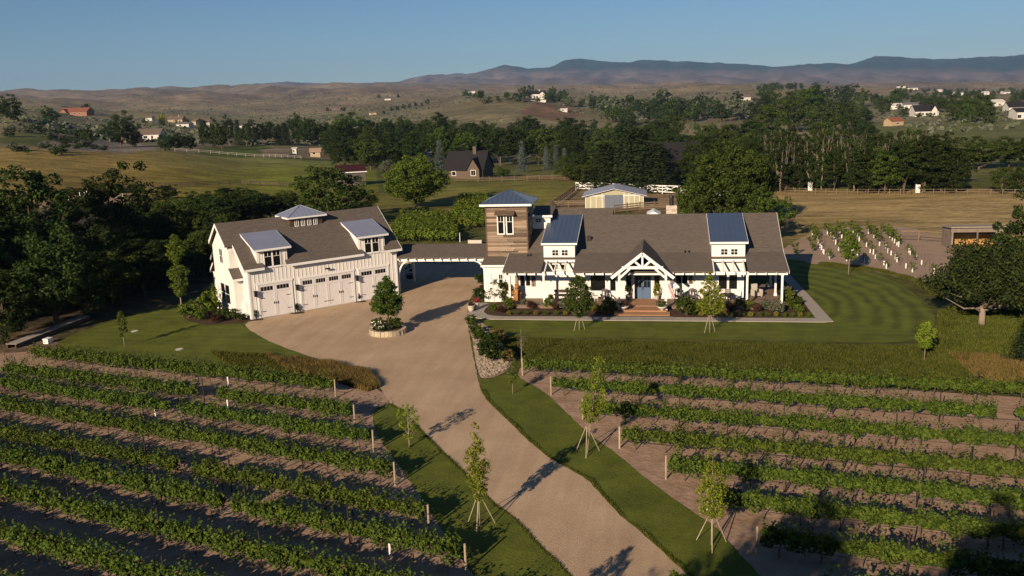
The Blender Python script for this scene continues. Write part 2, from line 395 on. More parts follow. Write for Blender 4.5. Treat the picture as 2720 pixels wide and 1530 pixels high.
    a = me.color_attributes.new('groundcol', 'FLOAT_COLOR', 'POINT')
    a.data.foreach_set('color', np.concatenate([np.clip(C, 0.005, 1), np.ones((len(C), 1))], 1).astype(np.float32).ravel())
    return me
def mat_ground():
    m = bpy.data.materials.new('open_ground'); m.use_nodes = True
    n = m.node_tree.nodes; l = m.node_tree.links; b = n['Principled BSDF']; b.inputs['Roughness'].default_value = 0.95; b.inputs['Specular IOR Level'].default_value = 0.1
    at = n.new('ShaderNodeAttribute'); at.attribute_name = 'groundcol'
    tc = n.new('ShaderNodeTexCoord')
    fac = None
    for sc, lo, hi, st in ((0.03, 0.68, 1.32, (1, 1, 0.2)), (0.22, 0.55, 1.5, (0.5, 1.5, 1)), (1.6, 0.62, 1.4, (0.5, 1.2, 1))):
        mp = n.new('ShaderNodeMapping'); mp.inputs['Scale'].default_value = st; l.new(tc.outputs['Object'], mp.inputs[0])
        nz = n.new('ShaderNodeTexNoise'); nz.inputs['Scale'].default_value = sc; nz.inputs['Detail'].default_value = 5; nz.inputs['Roughness'].default_value = 0.62; l.new(mp.outputs[0], nz.inputs['Vector'])
        mr = n.new('ShaderNodeMapRange'); mr.inputs[1].default_value = 0.3; mr.inputs[2].default_value = 0.7; mr.inputs[3].default_value = lo; mr.inputs[4].default_value = hi; l.new(nz.outputs[0], mr.inputs[0])
        if fac is None: fac = mr.outputs[0]
        else:
            mu = n.new('ShaderNodeMath'); mu.operation = 'MULTIPLY'; l.new(fac, mu.inputs[0]); l.new(mr.outputs[0], mu.inputs[1]); fac = mu.outputs[0]
    hs = n.new('ShaderNodeHueSaturation'); l.new(at.outputs['Color'], hs.inputs['Color']); l.new(fac, hs.inputs['Value'])
    l.new(hs.outputs[0], b.inputs['Base Color'])
    nz = n.new('ShaderNodeTexNoise'); nz.inputs['Scale'].default_value = 1.1; nz.inputs['Detail'].default_value = 6; l.new(tc.outputs['Object'], nz.inputs['Vector'])
    bp = n.new('ShaderNodeBump'); bp.inputs['Strength'].default_value = 0.5; bp.inputs['Distance'].default_value = 0.35; l.new(nz.outputs[0], bp.inputs['Height']); l.new(bp.outputs[0], b.inputs['Normal'])
    return m
K['ground'] = mat_ground()
struct(link('ground', ground_mesh()))

def mat_lawn():
    m = bpy.data.materials.new('mown_lawn'); m.use_nodes = True
    n = m.node_tree.nodes; l = m.node_tree.links; b = n['Principled BSDF']; b.inputs['Roughness'].default_value = 0.9; b.inputs['Specular IOR Level'].default_value = 0.15
    ge = n.new('ShaderNodeNewGeometry'); sp = n.new('ShaderNodeSeparateXYZ'); l.new(ge.outputs['Position'], sp.inputs[0])
    def M_(op, a, c=None):
        x = n.new('ShaderNodeMath'); x.operation = op
        for i, v in enumerate((a, c)):
            if v is None: continue
            if isinstance(v, (int, float)): x.inputs[i].default_value = v
            else: l.new(v, x.inputs[i])
        return x.outputs[0]
    nz0 = n.new('ShaderNodeTexNoise'); nz0.inputs['Scale'].default_value = 0.22; l.new(ge.outputs['Position'], nz0.inputs['Vector'])
    wob = M_('MULTIPLY', nz0.outputs[0], 1.6)
    dx = M_('SUBTRACT', sp.outputs[0], 12.0); dy = M_('DIVIDE', M_('SUBTRACT', sp.outputs[1], 80.0), 1.9)
    rad = M_('SQRT', M_('ADD', M_('MULTIPLY', dx, dx), M_('MULTIPLY', dy, dy)))
    s1 = M_('SINE', M_('MULTIPLY', M_('ADD', sp.outputs[1], wob), 5.2))
    s2 = M_('SINE', M_('MULTIPLY', M_('ADD', rad, wob), 4.3))
    side = M_('GREATER_THAN', M_('SUBTRACT', sp.outputs[0], M_('MULTIPLY', M_('SUBTRACT', 73.5, sp.outputs[1]), 1.2)), 14.4)
    mx = n.new('ShaderNodeMix'); l.new(side, mx.inputs[0]); l.new(s1, mx.inputs[2]); l.new(s2, mx.inputs[3])
    gain = M_('ADD', M_('MULTIPLY', M_('MULTIPLY', side, nz0.outputs[0]), 0.30), 0.07)
    near = M_('GREATER_THAN', sp.outputs[1], 62.0)
    st = M_('MULTIPLY', M_('MULTIPLY', mx.outputs[0], gain), near)
    nz = n.new('ShaderNodeTexNoise'); nz.inputs['Scale'].default_value = 0.5; nz.inputs['Detail'].default_value = 8; nz.inputs['Roughness'].default_value = 0.7; l.new(ge.outputs['Position'], nz.inputs['Vector'])
    nf = n.new('ShaderNodeTexNoise'); nf.inputs['Scale'].default_value = 9; nf.inputs['Detail'].default_value = 4; l.new(ge.outputs['Position'], nf.inputs['Vector'])
    v = M_('ADD', M_('ADD', M_('MULTIPLY', nz.outputs[0], 1.1), M_('MULTIPLY', nf.outputs[0], 0.8)), M_('ADD', st, 0.05))
    cm = n.new('ShaderNodeMix'); cm.data_type = 'RGBA'; cm.inputs[6].default_value = (0.060, 0.084, 0.010, 1); cm.inputs[7].default_value = (0.138, 0.150, 0.023, 1); l.new(nz.outputs[0], cm.inputs[0])
    hs = n.new('ShaderNodeHueSaturation'); l.new(cm.outputs[2], hs.inputs['Color']); l.new(v, hs.inputs['Value']); l.new(hs.outputs[0], b.inputs['Base Color'])
    bp = n.new('ShaderNodeBump'); bp.inputs['Strength'].default_value = 0.6; bp.inputs['Distance'].default_value = 0.05; l.new(nf.outputs[0], bp.inputs['Height']); l.new(bp.outputs[0], b.inputs['Normal'])
    return m
K['lawn'] = mat_lawn()
def mat_gravel():
    m = bpy.data.materials.new('gravel'); m.use_nodes = True
    n = m.node_tree.nodes; l = m.node_tree.links; b = n['Principled BSDF']; b.inputs['Roughness'].default_value = .95; b.inputs['Specular IOR Level'].default_value = .1
    ge = n.new('ShaderNodeNewGeometry')
    def noise(scale, det, st=(1, 1, 1), rot=0.0, lo=.3, hi=.7, a=0.0, c=1.0):
        mp = n.new('ShaderNodeMapping'); mp.inputs['Rotation'].default_value = (0, 0, rot); mp.inputs['Scale'].default_value = st; l.new(ge.outputs['Position'], mp.inputs[0])
        z = n.new('ShaderNodeTexNoise'); z.inputs['Scale'].default_value = scale; z.inputs['Detail'].default_value = det; z.inputs['Roughness'].default_value = .65; l.new(mp.outputs[0], z.inputs['Vector'])
        r = n.new('ShaderNodeMapRange'); r.inputs[1].default_value = lo; r.inputs[2].default_value = hi; r.inputs[3].default_value = a; r.inputs[4].default_value = c; l.new(z.outputs[0], r.inputs[0]); return r.outputs[0], z.outputs[0]
    big, _ = noise(.25, 6); trk, _ = noise(1.1, 3, (1, .09, 1), radians(-33), .35, .65, .91, 1.06); fine, fz = noise(14, 6, a=.80, c=1.2); spot, _ = noise(2.5, 4, lo=.60, hi=.72, a=1.0, c=.84)
    mx = n.new('ShaderNodeMix'); mx.data_type = 'RGBA'; mx.inputs[6].default_value = (.42, .295, .185, 1); mx.inputs[7].default_value = (.53, .385, .255, 1); l.new(big, mx.inputs[0])
    v = None
    for q in (trk, fine, spot):
        if v is None: v = q; continue
        mu = n.new('ShaderNodeMath'); mu.operation = 'MULTIPLY'; l.new(v, mu.inputs[0]); l.new(q, mu.inputs[1]); v = mu.outputs[0]
    hs = n.new('ShaderNodeHueSaturation'); l.new(mx.outputs[2], hs.inputs['Color']); l.new(v, hs.inputs['Value']); l.new(hs.outputs[0], b.inputs['Base Color'])
    bp = n.new('ShaderNodeBump'); bp.inputs['Strength'].default_value = .6; bp.inputs['Distance'].default_value = .04; l.new(fz, bp.inputs['Height']); l.new(bp.outputs[0], b.inputs['Normal'])
    return m
K['gravel'] = mat_gravel()
K['vsoil'] = mat('vineyard_soil', (0.25, 0.155, 0.10), 0.95, 0.1, col2=(0.44, 0.305, 0.215), vscale=0.9, bump=0.9, bscale=3.5, detail=12)
K['tansoil'] = mat('tan_soil', (0.30, 0.215, 0.15), 0.95, 0.1, col2=(0.38, 0.28, 0.20), vscale=0.5, bump=0.5, bscale=4, detail=8)
K['mulch'] = mat('bark_mulch', (0.055, 0.036, 0.024), 0.95, 0.1, col2=(0.10, 0.066, 0.043), vscale=5, bump=0.8, bscale=14)

def sheet(name, pts, z, m, jit=0.0, step=0.45, world_pts=False, thick=0.0):
    P = [np.array(p[:2], float) if world_pts else gp(*p)[:2] for p in pts]
    if jit and not world_pts:
        for _ in range(2):
            Q = []
            for i, p in enumerate(P):
                q = P[(i+1) % len(P)]; Q += [p*.78+q*.22, p*.22+q*.78]
            P = Q
        jit *= .5
    out = []
    for i, p in enumerate(P):
        q = P[(i+1) % len(P)]; n = max(1, int(np.linalg.norm(q-p)/step)) if jit else 1
        for k in range(n):
            r = p+(q-p)*k/n
            if jit: r = r+np.array([rng.uniform(-jit, jit), rng.uniform(-jit, jit)])
            out.append((r[0], r[1], z))
    mb = MB()
    if thick: mb.prism([(a, b, c-thick) for a, b, c in out], (0, 0, thick))
    else: mb.poly(out)
    o = struct(mb.build(name, m))
    return o
strip_l_out = [(985, 1085), (1000, 1160), (1060, 1232), (1112, 1315), (1185, 1425), (1262, 1535), (1320, 1610)]
strip_l_in = [(1041, 1074), (1066, 1088), (1102, 1124), (1145, 1167), (1188, 1210), (1242, 1261), (1318, 1341), (1374, 1378), (1411, 1424), (1464, 1477), (1517, 1527), (1600, 1610)]
strip_r_in = [(1276, 1035), (1292, 1063), (1348, 1116), (1398, 1166), (1457, 1216), (1517, 1249), (1563, 1275), (1606, 1325), (1656, 1378), (1699, 1408), (1830, 1530), (1910, 1610)]
strip_r_out = [(1300, 1008), (1345, 994), (1372, 999), (1405, 1018), (1452, 1045), (1498, 1091), (1548, 1138), (1598, 1178), (1641, 1207), (1697, 1257), (1800, 1335), (1900, 1398), (1959, 1467), (2022, 1530), (2090, 1610)]
tallg_l = [(865, 961), (923, 973), (985, 993), (1012, 1030), (985, 1050), (900, 1030), (760, 990), (640, 988)]
sheet('vineyard_soil', [(-500, 1010), (-200, 955), (60, 935), (165, 928), (450, 972), (640, 992), (800, 1000), (920, 1010), (1015, 1036), (1041, 1074)] + strip_l_out + [(-700, 1610)], 0.004, K['vsoil'], 0.12)
sheet('vineyard_soil', [(1385, 968), (1480, 968), (1700, 985), (2100, 1012), (2400, 1035), (2720, 1056), (3100, 1085), (3100, 1610), (2090, 1610)] + strip_r_out[::-1][1:-2], 0.004, K['vsoil'], 0.12)
sheet('driveway', [(1049, 784), (667, 850), (646, 866), (707, 904), (779, 932), (865, 961), (923, 975), (987, 997), (1012, 1031), (1035, 1072)] + strip_l_in + [(1910, 1610)] + strip_r_in[::-1] + [(1266, 990), (1252, 920), (1241, 855), (1243, 806), (1262, 772), (1292, 760), (1325, 690), (1050, 676), (1020, 700), (1049, 770)], 0.012, K['gravel'], 0.07)
sheet('lawn', [(646, 868), (707, 905), (779, 933), (865, 962), (760, 985), (640, 985), (450, 966), (300, 946), (165, 925), (150, 905), (250, 868), (330, 842), (440, 816), (500, 800), (540, 790), (600, 830)], 0.008, K['lawn'], 0.06)
sheet('lawn', strip_l_out + strip_l_in[::-1], 0.016, K['lawn'], 0.06)
sheet('lawn', strip_r_in + strip_r_out[::-1], 0.016, K['lawn'], 0.06)
lawn_r = [(2170, 706), (2234, 712), (2321, 726), (2393, 755), (2445, 793), (2480, 822), (2486, 857), (2455, 900), (2350, 912)]
sheet('lawn', [(1262, 858), (1300, 846), (2191, 846), (2160, 790), (2122, 750), (2082, 705), (2090, 688), (2125, 690)] + lawn_r + [(2100, 905), (1700, 898), (1400, 893), (1310, 880)], 0.008, K['lawn'], 0.05)
sheet('vineyard_soil', [(2066, 672), (2110, 640), (2190, 604), (2400, 598), (2500, 632), (2545, 655), (2700, 655), (2760, 720), (2600, 765), (2500, 752), (2420, 745), (2330, 722), (2240, 708), (2170, 703), (2080, 690)], 0.004, K['tansoil'], 0.15)
sheet('garden_bed', [(1285, 830), (1290, 822), (1300, 812), (1315, 803), (1340, 795), (1360, 800), (2078, 800), (2096, 758), (2104, 762), (2123, 785), (2141, 806), (2165, 845.5), (1785, 843), (1340, 841), (1310, 840), (1295, 837)], 0.020, K['mulch'], 0.03)
sheet('garden_bed', [(478, 822), (500, 805), (560, 800), (600, 820), (660, 846), (655, 858), (600, 862), (540, 864), (490, 850)], 0.020, K['mulch'], 0.05)
sheet('garden_bed', [(1262, 775), (1280, 760), (1345, 790), (1330, 800), (1290, 803), (1256, 800)], 0.020, K['mulch'], 0.05)
sheet('garden_bed', [(1240, 862), (1255, 850), (1275, 852), (1310, 880), (1345, 930), (1362, 960), (1350, 985), (1310, 1003), (1277, 1008), (1262, 960), (1256, 905)], 0.020, K['tansoil'], 0.05)

# concrete walk with the slabs before the steps
wk = sheet('walkway', [gp(1243, 840), gp(1245, 808), gp(1262, 805), gp(1306, 806.5), gp(1300, 812), gp(1289, 822), gp(1285, 830), gp(1295, 837), gp(1310, 840), gp(1340, 841.5), (-9.0, 74.05), (-4.1, 74.05), (-4.1, 72.86), (-9.0, 72.9), gp(1310, 849), gp(1280, 847), gp(1252, 844)], 0.055, K['concrete'], world_pts=True, thick=0.055)
o1, o2, o3, o4 = gp(2208, 850)[:2], gp(2160, 797)[:2], gp(2122, 756)[:2], gp(2082, 712)[:2]
i1, i2, i3, i4 = gp(2166, 844)[:2], gp(2141, 812)[:2], gp(2106, 770)[:2], gp(2068, 728)[:2]
sheet('walkway', [(1.05, 72.86), (13.0, 72.8), (13.75, 73.05), o1 + np.array([0.0, 0.25]), o2, o3, o4, i4, i3, i2, (i1[0], 74.0), (1.05, 74.05)], 0.055, K['concrete'], world_pts=True, thick=0.055)
slab = MB().box(-.255, .255, -.64, .64, 0, .058).mesh('paver', K['paver'])
base = sheet('walkway', [(-4.1, 72.80), (1.05, 72.80), (1.05, 74.10), (-4.1, 74.10)], 0.02, K['concrete'], world_pts=True)
for k in range(10):
    link('paver', slab, base, (-4.1+0.515*(k+.5), 73.45, 0.021))

# ------------------------------------------------------------------ mountains
SKY = [(-600, 262), (-200, 256), (0, 250), (120, 248), (200, 243), (300, 243), (440, 232), (560, 233), (690, 222), (760, 217), (800, 220), (950, 222), (1060, 217), (1100, 204), (1160, 198), (1260, 194), (1340, 172), (1400, 182), (1460, 180), (1500, 160), (1545, 155), (1610, 164), (1670, 166), (1720, 158), (1850, 165), (1980, 170), (2060, 178), (2130, 172), (2200, 167), (2260, 170), (2330, 148), (2400, 152), (2520, 158), (2600, 152), (2720, 146), (2900, 150), (3300, 140)]
MID = [(-600, 275), (0, 262), (300, 252), (600, 243), (900, 232), (1100, 216), (1300, 208), (1500, 196), (1620, 204), (1800, 190), (2000, 196), (2200, 200), (2400, 192), (2600, 188), (2720, 184), (3300, 182)]
def mountains():
    xs = np.arange(-600, 3301, 6.0)
    sk = np.interp(xs, *zip(*SKY)); md = np.interp(xs, *zip(*MID))
    rows = [(5600, None, -90), (6200, 'b', 0), (7000, 'f', .25), (7800, 'f', .55), (8500, 'f', .8), (9200, 'm', 1), (9700, 'g', .35), (10100, 'g', .62), (10500, 'g', .85), (11000, 's', 1), (11600, 'd', 0)]
    fine = []
    for a, b in zip(rows, rows[1:]):
        for k in range(4): fine.append((a, b, k/4))
    fine.append((rows[-1], rows[-1], 0))
    def yrow(r):
        D, k, t = r; base = 236 - 0.004*(xs-1360)
        if k in (None, 'd'): return base+60
        if k == 'b': return base+6
        if k == 'f': return base+(md-base)*t
        if k == 'm': return md
        if k == 'g': return md+(sk-md)*t
        return sk
    V = []; C = []
    for a, b, t in fine:
        yy = yrow(a)*(1-t)+yrow(b)*t; D = a[0]*(1-t)+b[0]*t
        fold = fbm(xs/26.0+D/900.0, xs/80.0-D/700.0, 5)
        w = 0.0 if (a[1] == 's' and t == 0) else 1.0
        yy = yy + w*3.6*fold*np.clip((245-yy)/25, 0.2, 1.4)
        yy = np.maximum(yy, sk-0.0) if w else yy + 1.5*fbm(xs/11.0, xs/31.0, 4)
        for x, y, f in zip(xs, yy, fold):
            d = ray(x, y); h = hypot(d[0], d[1]); P = POS+d*(D/h); V.append(P)
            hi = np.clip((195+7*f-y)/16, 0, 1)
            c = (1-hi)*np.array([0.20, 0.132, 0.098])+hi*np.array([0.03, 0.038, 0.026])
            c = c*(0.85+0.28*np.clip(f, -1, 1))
            C.append((*c, 1))
    V = np.array(V); n, k = len(xs), len(fine)
    i = np.arange(k-1)[:, None]; j = np.arange(n-1)[None, :]
    Fc = np.stack([i*n+j, i*n+j+1, (i+1)*n+j+1, (i+1)*n+j], -1).reshape(-1, 4)
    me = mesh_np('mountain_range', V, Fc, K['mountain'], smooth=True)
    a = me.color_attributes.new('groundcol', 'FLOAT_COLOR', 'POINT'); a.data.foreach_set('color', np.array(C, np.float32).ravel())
    return me
def mat_mountain():
    m = bpy.data.materials.new('mountain_slope'); m.use_nodes = True
    n = m.node_tree.nodes; l = m.node_tree.links; b = n['Principled BSDF']; b.inputs['Roughness'].default_value = 1.0; b.inputs['Specular IOR Level'].default_value = 0.0
    at = n.new('ShaderNodeAttribute'); at.attribute_name = 'groundcol'; tc = n.new('ShaderNodeTexCoord')
    nz = n.new('ShaderNodeTexNoise'); nz.inputs['Scale'].default_value = 0.006; nz.inputs['Detail'].default_value = 8; nz.inputs['Roughness'].default_value = 0.7; l.new(tc.outputs['Object'], nz.inputs['Vector'])
    mr = n.new('ShaderNodeMapRange'); mr.inputs[1].default_value = 0.3; mr.inputs[2].default_value = 0.7; mr.inputs[3].default_value = 0.6; mr.inputs[4].default_value = 1.4; l.new(nz.outputs[0], mr.inputs[0])
    hs = n.new('ShaderNodeHueSaturation'); l.new(at.outputs['Color'], hs.inputs['Color']); l.new(mr.outputs[0], hs.inputs['Value']); l.new(hs.outputs[0], b.inputs['Base Color'])
    return m
K['mountain'] = mat_mountain()
struct(link('mountain_range', mountains()))
# ------------------------------------------------------------------ building helpers
def basis_box(mb, O, r, n, a0, a1, z0, z1, d0, d1, m=0):
    """box in a wall frame: a along r, z up, d outwards along n"""
    O = np.array(O, float); r = np.array(r, float); n = np.array(n, float); k = np.array([0, 0, 1.0])
    f = lambda a, z, d: O+r*a+k*z+n*d
    return mb.hexa([f(a0, z0, d1), f(a1, z0, d1), f(a1, z0, d0), f(a0, z0, d0), f(a0, z1, d1), f(a1, z1, d1), f(a1, z1, d0), f(a0, z1, d0)], m)
def window(root, O, r, n, a0, a1, z0, z1, fr=0.09, cols=1, rows=1, upper=False, name='window', frame=None, deep=0.05, pane=None):
    """frame part with its glass as a sub-part; upper: grid only in the top third"""
    frame = frame or K['trim']
    mb = MB()
    basis_box(mb, O, r, n, a0-fr, a0, z0-fr, z1+fr, 0.0, deep); basis_box(mb, O, r, n, a1, a1+fr, z0-fr, z1+fr, 0.0, deep)
    basis_box(mb, O, r, n, a0, a1, z1, z1+fr, 0.0, deep-.004); basis_box(mb, O, r, n, a0, a1, z0-fr, z0, 0.0, deep+.03)
    g = 0.035
    zb = z1-(z1-z0)*0.33 if upper else z0
    for c in range(1, cols):
        a = a0+(a1-a0)*c/cols; basis_box(mb, O, r, n, a-g/2, a+g/2, zb, z1, 0.0, deep-.008)
    if upper: basis_box(mb, O, r, n, a0, a1, zb-g/2, zb+g/2, 0.0, deep-.010)
    else:
        for q in range(1, rows):
            z = z0+(z1-z0)*q/rows; basis_box(mb, O, r, n, a0, a1, z-g/2, z+g/2, 0.0, deep-.010)
    w = mb.build(name, frame, root)
    p = MB(); basis_box(p, O, r, n, a0, a1, z0, z1, -0.02, 0.018); p.build('pane', pane or K['glass'], w)
    return w
def shutter(root, O, r, n, a0, a1, z0, z1):
    s = None
    k = 4
    for i in range(k):
        mb = MB(); w = (a1-a0)/k
        basis_box(mb, O, r, n, a0+i*w+.006, a0+(i+1)*w-.006, z0, z1, 0.0, 0.035)
        if i == 0: s = mb.build('shutter', K['barn'], root)
        else: mb.build('plank', K['barn'], s)
    return s
def slab(mb, pts, t, m=0):
    """roof plane: polygon pts (top side), thickness t downwards"""
    return mb.prism([(p[0], p[1], p[2]-t) for p in pts], (0, 0, t), m)
def seam_roof(root, x0, x1, y0, z0, y1, z1, name='metal_roof', step=0.42, fascia=0.16, mt=None):
    """standing-seam sheet rising from (y0,z0) to (y1,z1)"""
    mb = MB(); slab(mb, [(x0, y0, z0), (x1, y0, z0), (x1, y1, z1), (x0, y1, z1)], 0.05)
    n = int((x1-x0)/step)
    for i in range(n+1):
        x = x0+0.03+(x1-x0-.06)*i/n
        mb.bar((x, y0, z0+.008), (x, y1, z1+.008), 0.025, 0.018)
    o = mb.build(name, mt or K['metal'], root)
    f = MB().box(x0-.02, x1+.02, y0-.03, y0+.0, z0-fascia, z0+.012)
    f.build('fascia', K['trim'], o)
    for xx in (x0-.03, x1-.01):
        f = MB(); sl = [(xx, y0, z0-.05-fascia*.6), (xx, y1, z1-.05-fascia*.6), (xx, y1, z1+.0), (xx, y0, z0+.0)]
        f.prism(sl, (0.04, 0, 0)); f.build('fascia', K['trim'], o)
    return o

# ------------------------------------------------------------------ garage (local frame: u along the doors, v into the building)
GA = gp(667.7, 849.8)
gar = thing('garage', 'long white board-and-batten garage with three doors, brown roof and wooden cupola', 'garage', (GA[0], GA[1], 0), pi/4)
GL, GD, EV, RZ, SL = 14.8, 8.3, 4.55, 8.15, 0.815
FO, FR, FN = (0, 0, 0), (1, 0, 0), (0, -1, 0)
zr = lambda v: RZ-abs(v-4.15)*SL
walls = MB()
walls.box(0, GL, 0, GD, -0.3, 4.62)
walls.prism([(0, 0, 4.6), (0, GD, 4.6), (0, 4.15, 7.95)], (GL, 0, 0))
walls.build('wall', K['siding'], gar)
mb = MB().box(-.8, 0, 2.0, 6.4, -0.3, 6.1); mb.prism([(-.8, 2.0, 6.1), (-.8, 6.4, 6.1), (-.8, 4.2, 7.9)], (.8, 0, 0)); mb.build('bay', K['siding'], gar)
# main roof: two slopes, the middle part running farther out over the bay
def roof_piece(mb, u0, u1, va, vb, side):
    f = (lambda v: v) if side > 0 else (lambda v: 8.3-v)
    slab(mb, [(u0, f(va), zr(f(va))+.18), (u1, f(va), zr(f(va))+.18), (u1, f(vb), zr(f(vb))+.18), (u0, f(vb), zr(f(vb))+.18)][::(1 if side > 0 else -1)], .16)
mb = MB()
for sd in (1, -1):
    roof_piece(mb, -1.1, GL+.4, 1.95, 4.15, sd)
    roof_piece(mb, -.38, GL+.4, 0.02, 1.95, sd)
roof_piece(mb, -.38, GL+.4, -.42, 0.02, -1)
for u0, u1 in ((-.38, 1.45), (3.55, 11.15), (13.45, GL+.4)): roof_piece(mb, u0, u1, -.42, 0.02, 1)
groof = mb.build('roof', K['shingle'], gar)
for u0, u1 in ((-.38, 1.45), (3.55, 11.15), (13.45, GL+.4)):
    MB().box(u0-.02, u1+.02, -.46, -.43, zr(-.42)-.06, zr(-.42)+.16).build('fascia', K['trim'], groof)
for sd in (1, -1):
    f = (lambda v: v) if sd > 0 else (lambda v: 8.3-v)
    for (u, va, vb) in ((-1.12, 1.95, 4.15), (-.40, -.42, 1.95), (GL+.42, -.42, 4.15)):
        q = MB(); q.prism([(u-.02, f(va), zr(f(va))-.12), (u-.02, f(vb), zr(f(vb))-.12), (u-.02, f(vb), zr(f(vb))+.185), (u-.02, f(va), zr(f(va))+.185)], (.04, 0, 0)); q.build('fascia', K['trim'], groof)
# little pent roofs on the sides of the bay
for v0, v1 in ((1.0, 2.05), (7.4, 6.35)):
    mb = MB(); slab(mb, [(-.95, v0, 3.62), (.0, v0, 3.62), (.0, v1, 4.5), (-.95, v1, 4.5)][::(1 if v0 < 4 else -1)], .12)
    p = mb.build('pent_roof', K['shingle'], gar)
    MB().box(-.97, .0, v0-.03, v0+.0, 3.42, 3.63).build('fascia', K['trim'], p)
    MB().prism([(-.99, v0, 3.40), (-.99, v1, 4.28), (-.99, v1, 4.5), (-.99, v0, 3.63)], (.03, 0, 0)).build('fascia', K['trim'], p)
    MB().box(-.80, .0, min(v0+.35, 2.0) if v0 < 4 else 6.4, 2.0 if v0 < 4 else 7.05, -.3, 3.55).build('bay', K['siding'], gar)
# board-and-batten front
bat = {}
def batten(root, O, r, n, a, z0, z1, w=.045):
    key = (round(z1-z0, 2), tuple(r)); 
    if key not in bat:
        mb = MB(); basis_box(mb, (0, 0, 0), r, n, -w/2, w/2, 0, z1-z0, 0.0, .028); bat[key] = mb.mesh('batten', K['siding'])
    O = np.array(O, float)+np.array(r, float)*a
    return link('batten', bat[key], root, (O[0], O[1], O[2]+z0))
doors = [(0.90, 3.90), (4.85, 10.04), (10.75, 13.70)]
k = 0
a = 0.22
while a < GL-.1:
    ind = any(d0-.2 < a < d1+.2 for d0, d1 in doors)
    batten(gar, FO, FR, FN, a, 3.22 if ind else 0.0, 4.40)
    a += 0.37
for a0 in (0.0, GL-.16): 
    mb = MB(); basis_box(mb, FO, FR, FN, a0, a0+.16, -.2, 4.5, 0, .035); mb.build('corner_board', K['trim'], gar)
for vv in (1.0, 1.5):
    batten(gar, (0, 0, 0), (0, -1, 0), (-1, 0, 0), -vv, 0.0, 3.4)
for vv in (0.4, 0.9, 1.4, 1.85): batten(gar, (0, 0, 0), (0, -1, 0), (-1, 0, 0), -vv, 4.5, 4.9)
for vv in (2.3, 2.75, 3.2, 5.2, 5.65, 6.1): batten(gar, (-.8, 0, 0), (0, -1, 0), (-1, 0, 0), -vv, 3.3 if vv > 2.5 and vv < 5 else 0.0, 5.9)
mb = MB(); basis_box(mb, FO, FR, FN, 0.16, GL-.16, 4.40, 4.56, 0, .045); mb.build('frieze_board', K['trim'], gar)
# sectional doors
for di, (d0, d1) in enumerate(doors):
    mb = MB()
    basis_box(mb, FO, FR, FN, d0-.14, d0, -.02, 3.16, 0, .06); basis_box(mb, FO, FR, FN, d1, d1+.14, -.02, 3.16, 0, .06); basis_box(mb, FO, FR, FN, d0-.2, d1+.2, 3.0, 3.17, .0, .075)
    leaf = MB(); basis_box(leaf, FO, FR, FN, d0, d1, 0.0, 3.0, -.05, .012)
    gd = leaf.build('garage_door', K['doorwhite'], gar)
    mb.build('door_frame', K['trim'], gd)
    nb = 4 if d1-d0 > 4 else 2; bw = (d1-d0)/nb
    for b in range(nb):
        x0 = d0+b*bw; st = MB()
        for a0, a1, z0, z1 in ((x0+.02, x0+.15, .04, 2.98), (x0+bw-.15, x0+bw-.02, .04, 2.98), (x0+.15, x0+bw-.15, 2.80, 2.98), (x0+.15, x0+bw-.15, 2.22, 2.38), (x0+.15, x0+bw-.15, .04, .2)):
            basis_box(st, FO, FR, FN, a0, a1, z0, z1, .0, .032)
        O = np.array(FO, float)
        p0, p1 = (x0+.17, .2), (x0+bw-.17, 2.2)
        if b % 2: p0, p1 = (x0+bw-.17, .2), (x0+.17, 2.2)
        st.bar((p0[0], -.008, p0[1]), (p1[0], -.008, p1[1]), .010, .03, up=(0, 1, 0))
        panel = st.build('door_panel', K['doorwhite'], gd)
        for q in range(4):
            w = (bw-.36)/4; g = MB(); basis_box(g, FO, FR, FN, x0+.18+q*w+.02, x0+.18+(q+1)*w-.02, 2.41, 2.77, .0, .022); g.build('pane', K['glass'], gd)
    ctr = [d0+bw*1] if nb == 2 else [d0+bw, d0+3*bw]
    for c in ctr:
        hw = MB()
        for dx, hh in ((-.18, .26), (.0, .2), (.16, .22)): basis_box(hw, FO, FR, FN, c+dx-.02, c+dx+.03, 1.1, 1.1+hh, .03, .055)
        basis_box(hw, FO, FR, FN, c-.20, c+.19, 1.2, 1.23, .028, .05); hw.build('handle', K['black'], gd)
    for z in (.55, 1.75) if nb == 2 else (.55, 1.9):
        for a0, a1 in ((d0+.03, d0+.5), (d1-.5, d1-.03)): sp = MB(); basis_box(sp, FO, FR, FN, a0, a1, z, z+.04, .03, .045); sp.build('strap_hinge', K['black'], gd)
    if nb == 4: sp = MB(); basis_box(sp, FO, FR, FN, d0+2*bw-.45, d0+2*bw+.45, .55, .59, .03, .045); sp.build('strap_hinge', K['black'], gd)
for a in (0.52, 4.40, 10.38):     # lamps
    mb = MB(); basis_box(mb, FO, FR, FN, a-.1, a+.1, 2.05, 2.5, .12, .32); basis_box(mb, FO, FR, FN, a-.06, a+.06, 2.2, 2.5, .0, .12)
    basis_box(mb, FO, FR, FN, a-.14, a+.14, 2.5, 2.56, .06, .36); mb.build('wall_lamp', K['black'], gar)
mb = MB(); basis_box(mb, FO, FR, FN, 7.3, 7.6, 3.6, 3.66, .0, .25); basis_box(mb, FO, FR, FN, 7.2, 7.7, 3.58, 3.7, .22, .32); mb.build('flood_lamp', K['black'], gar)
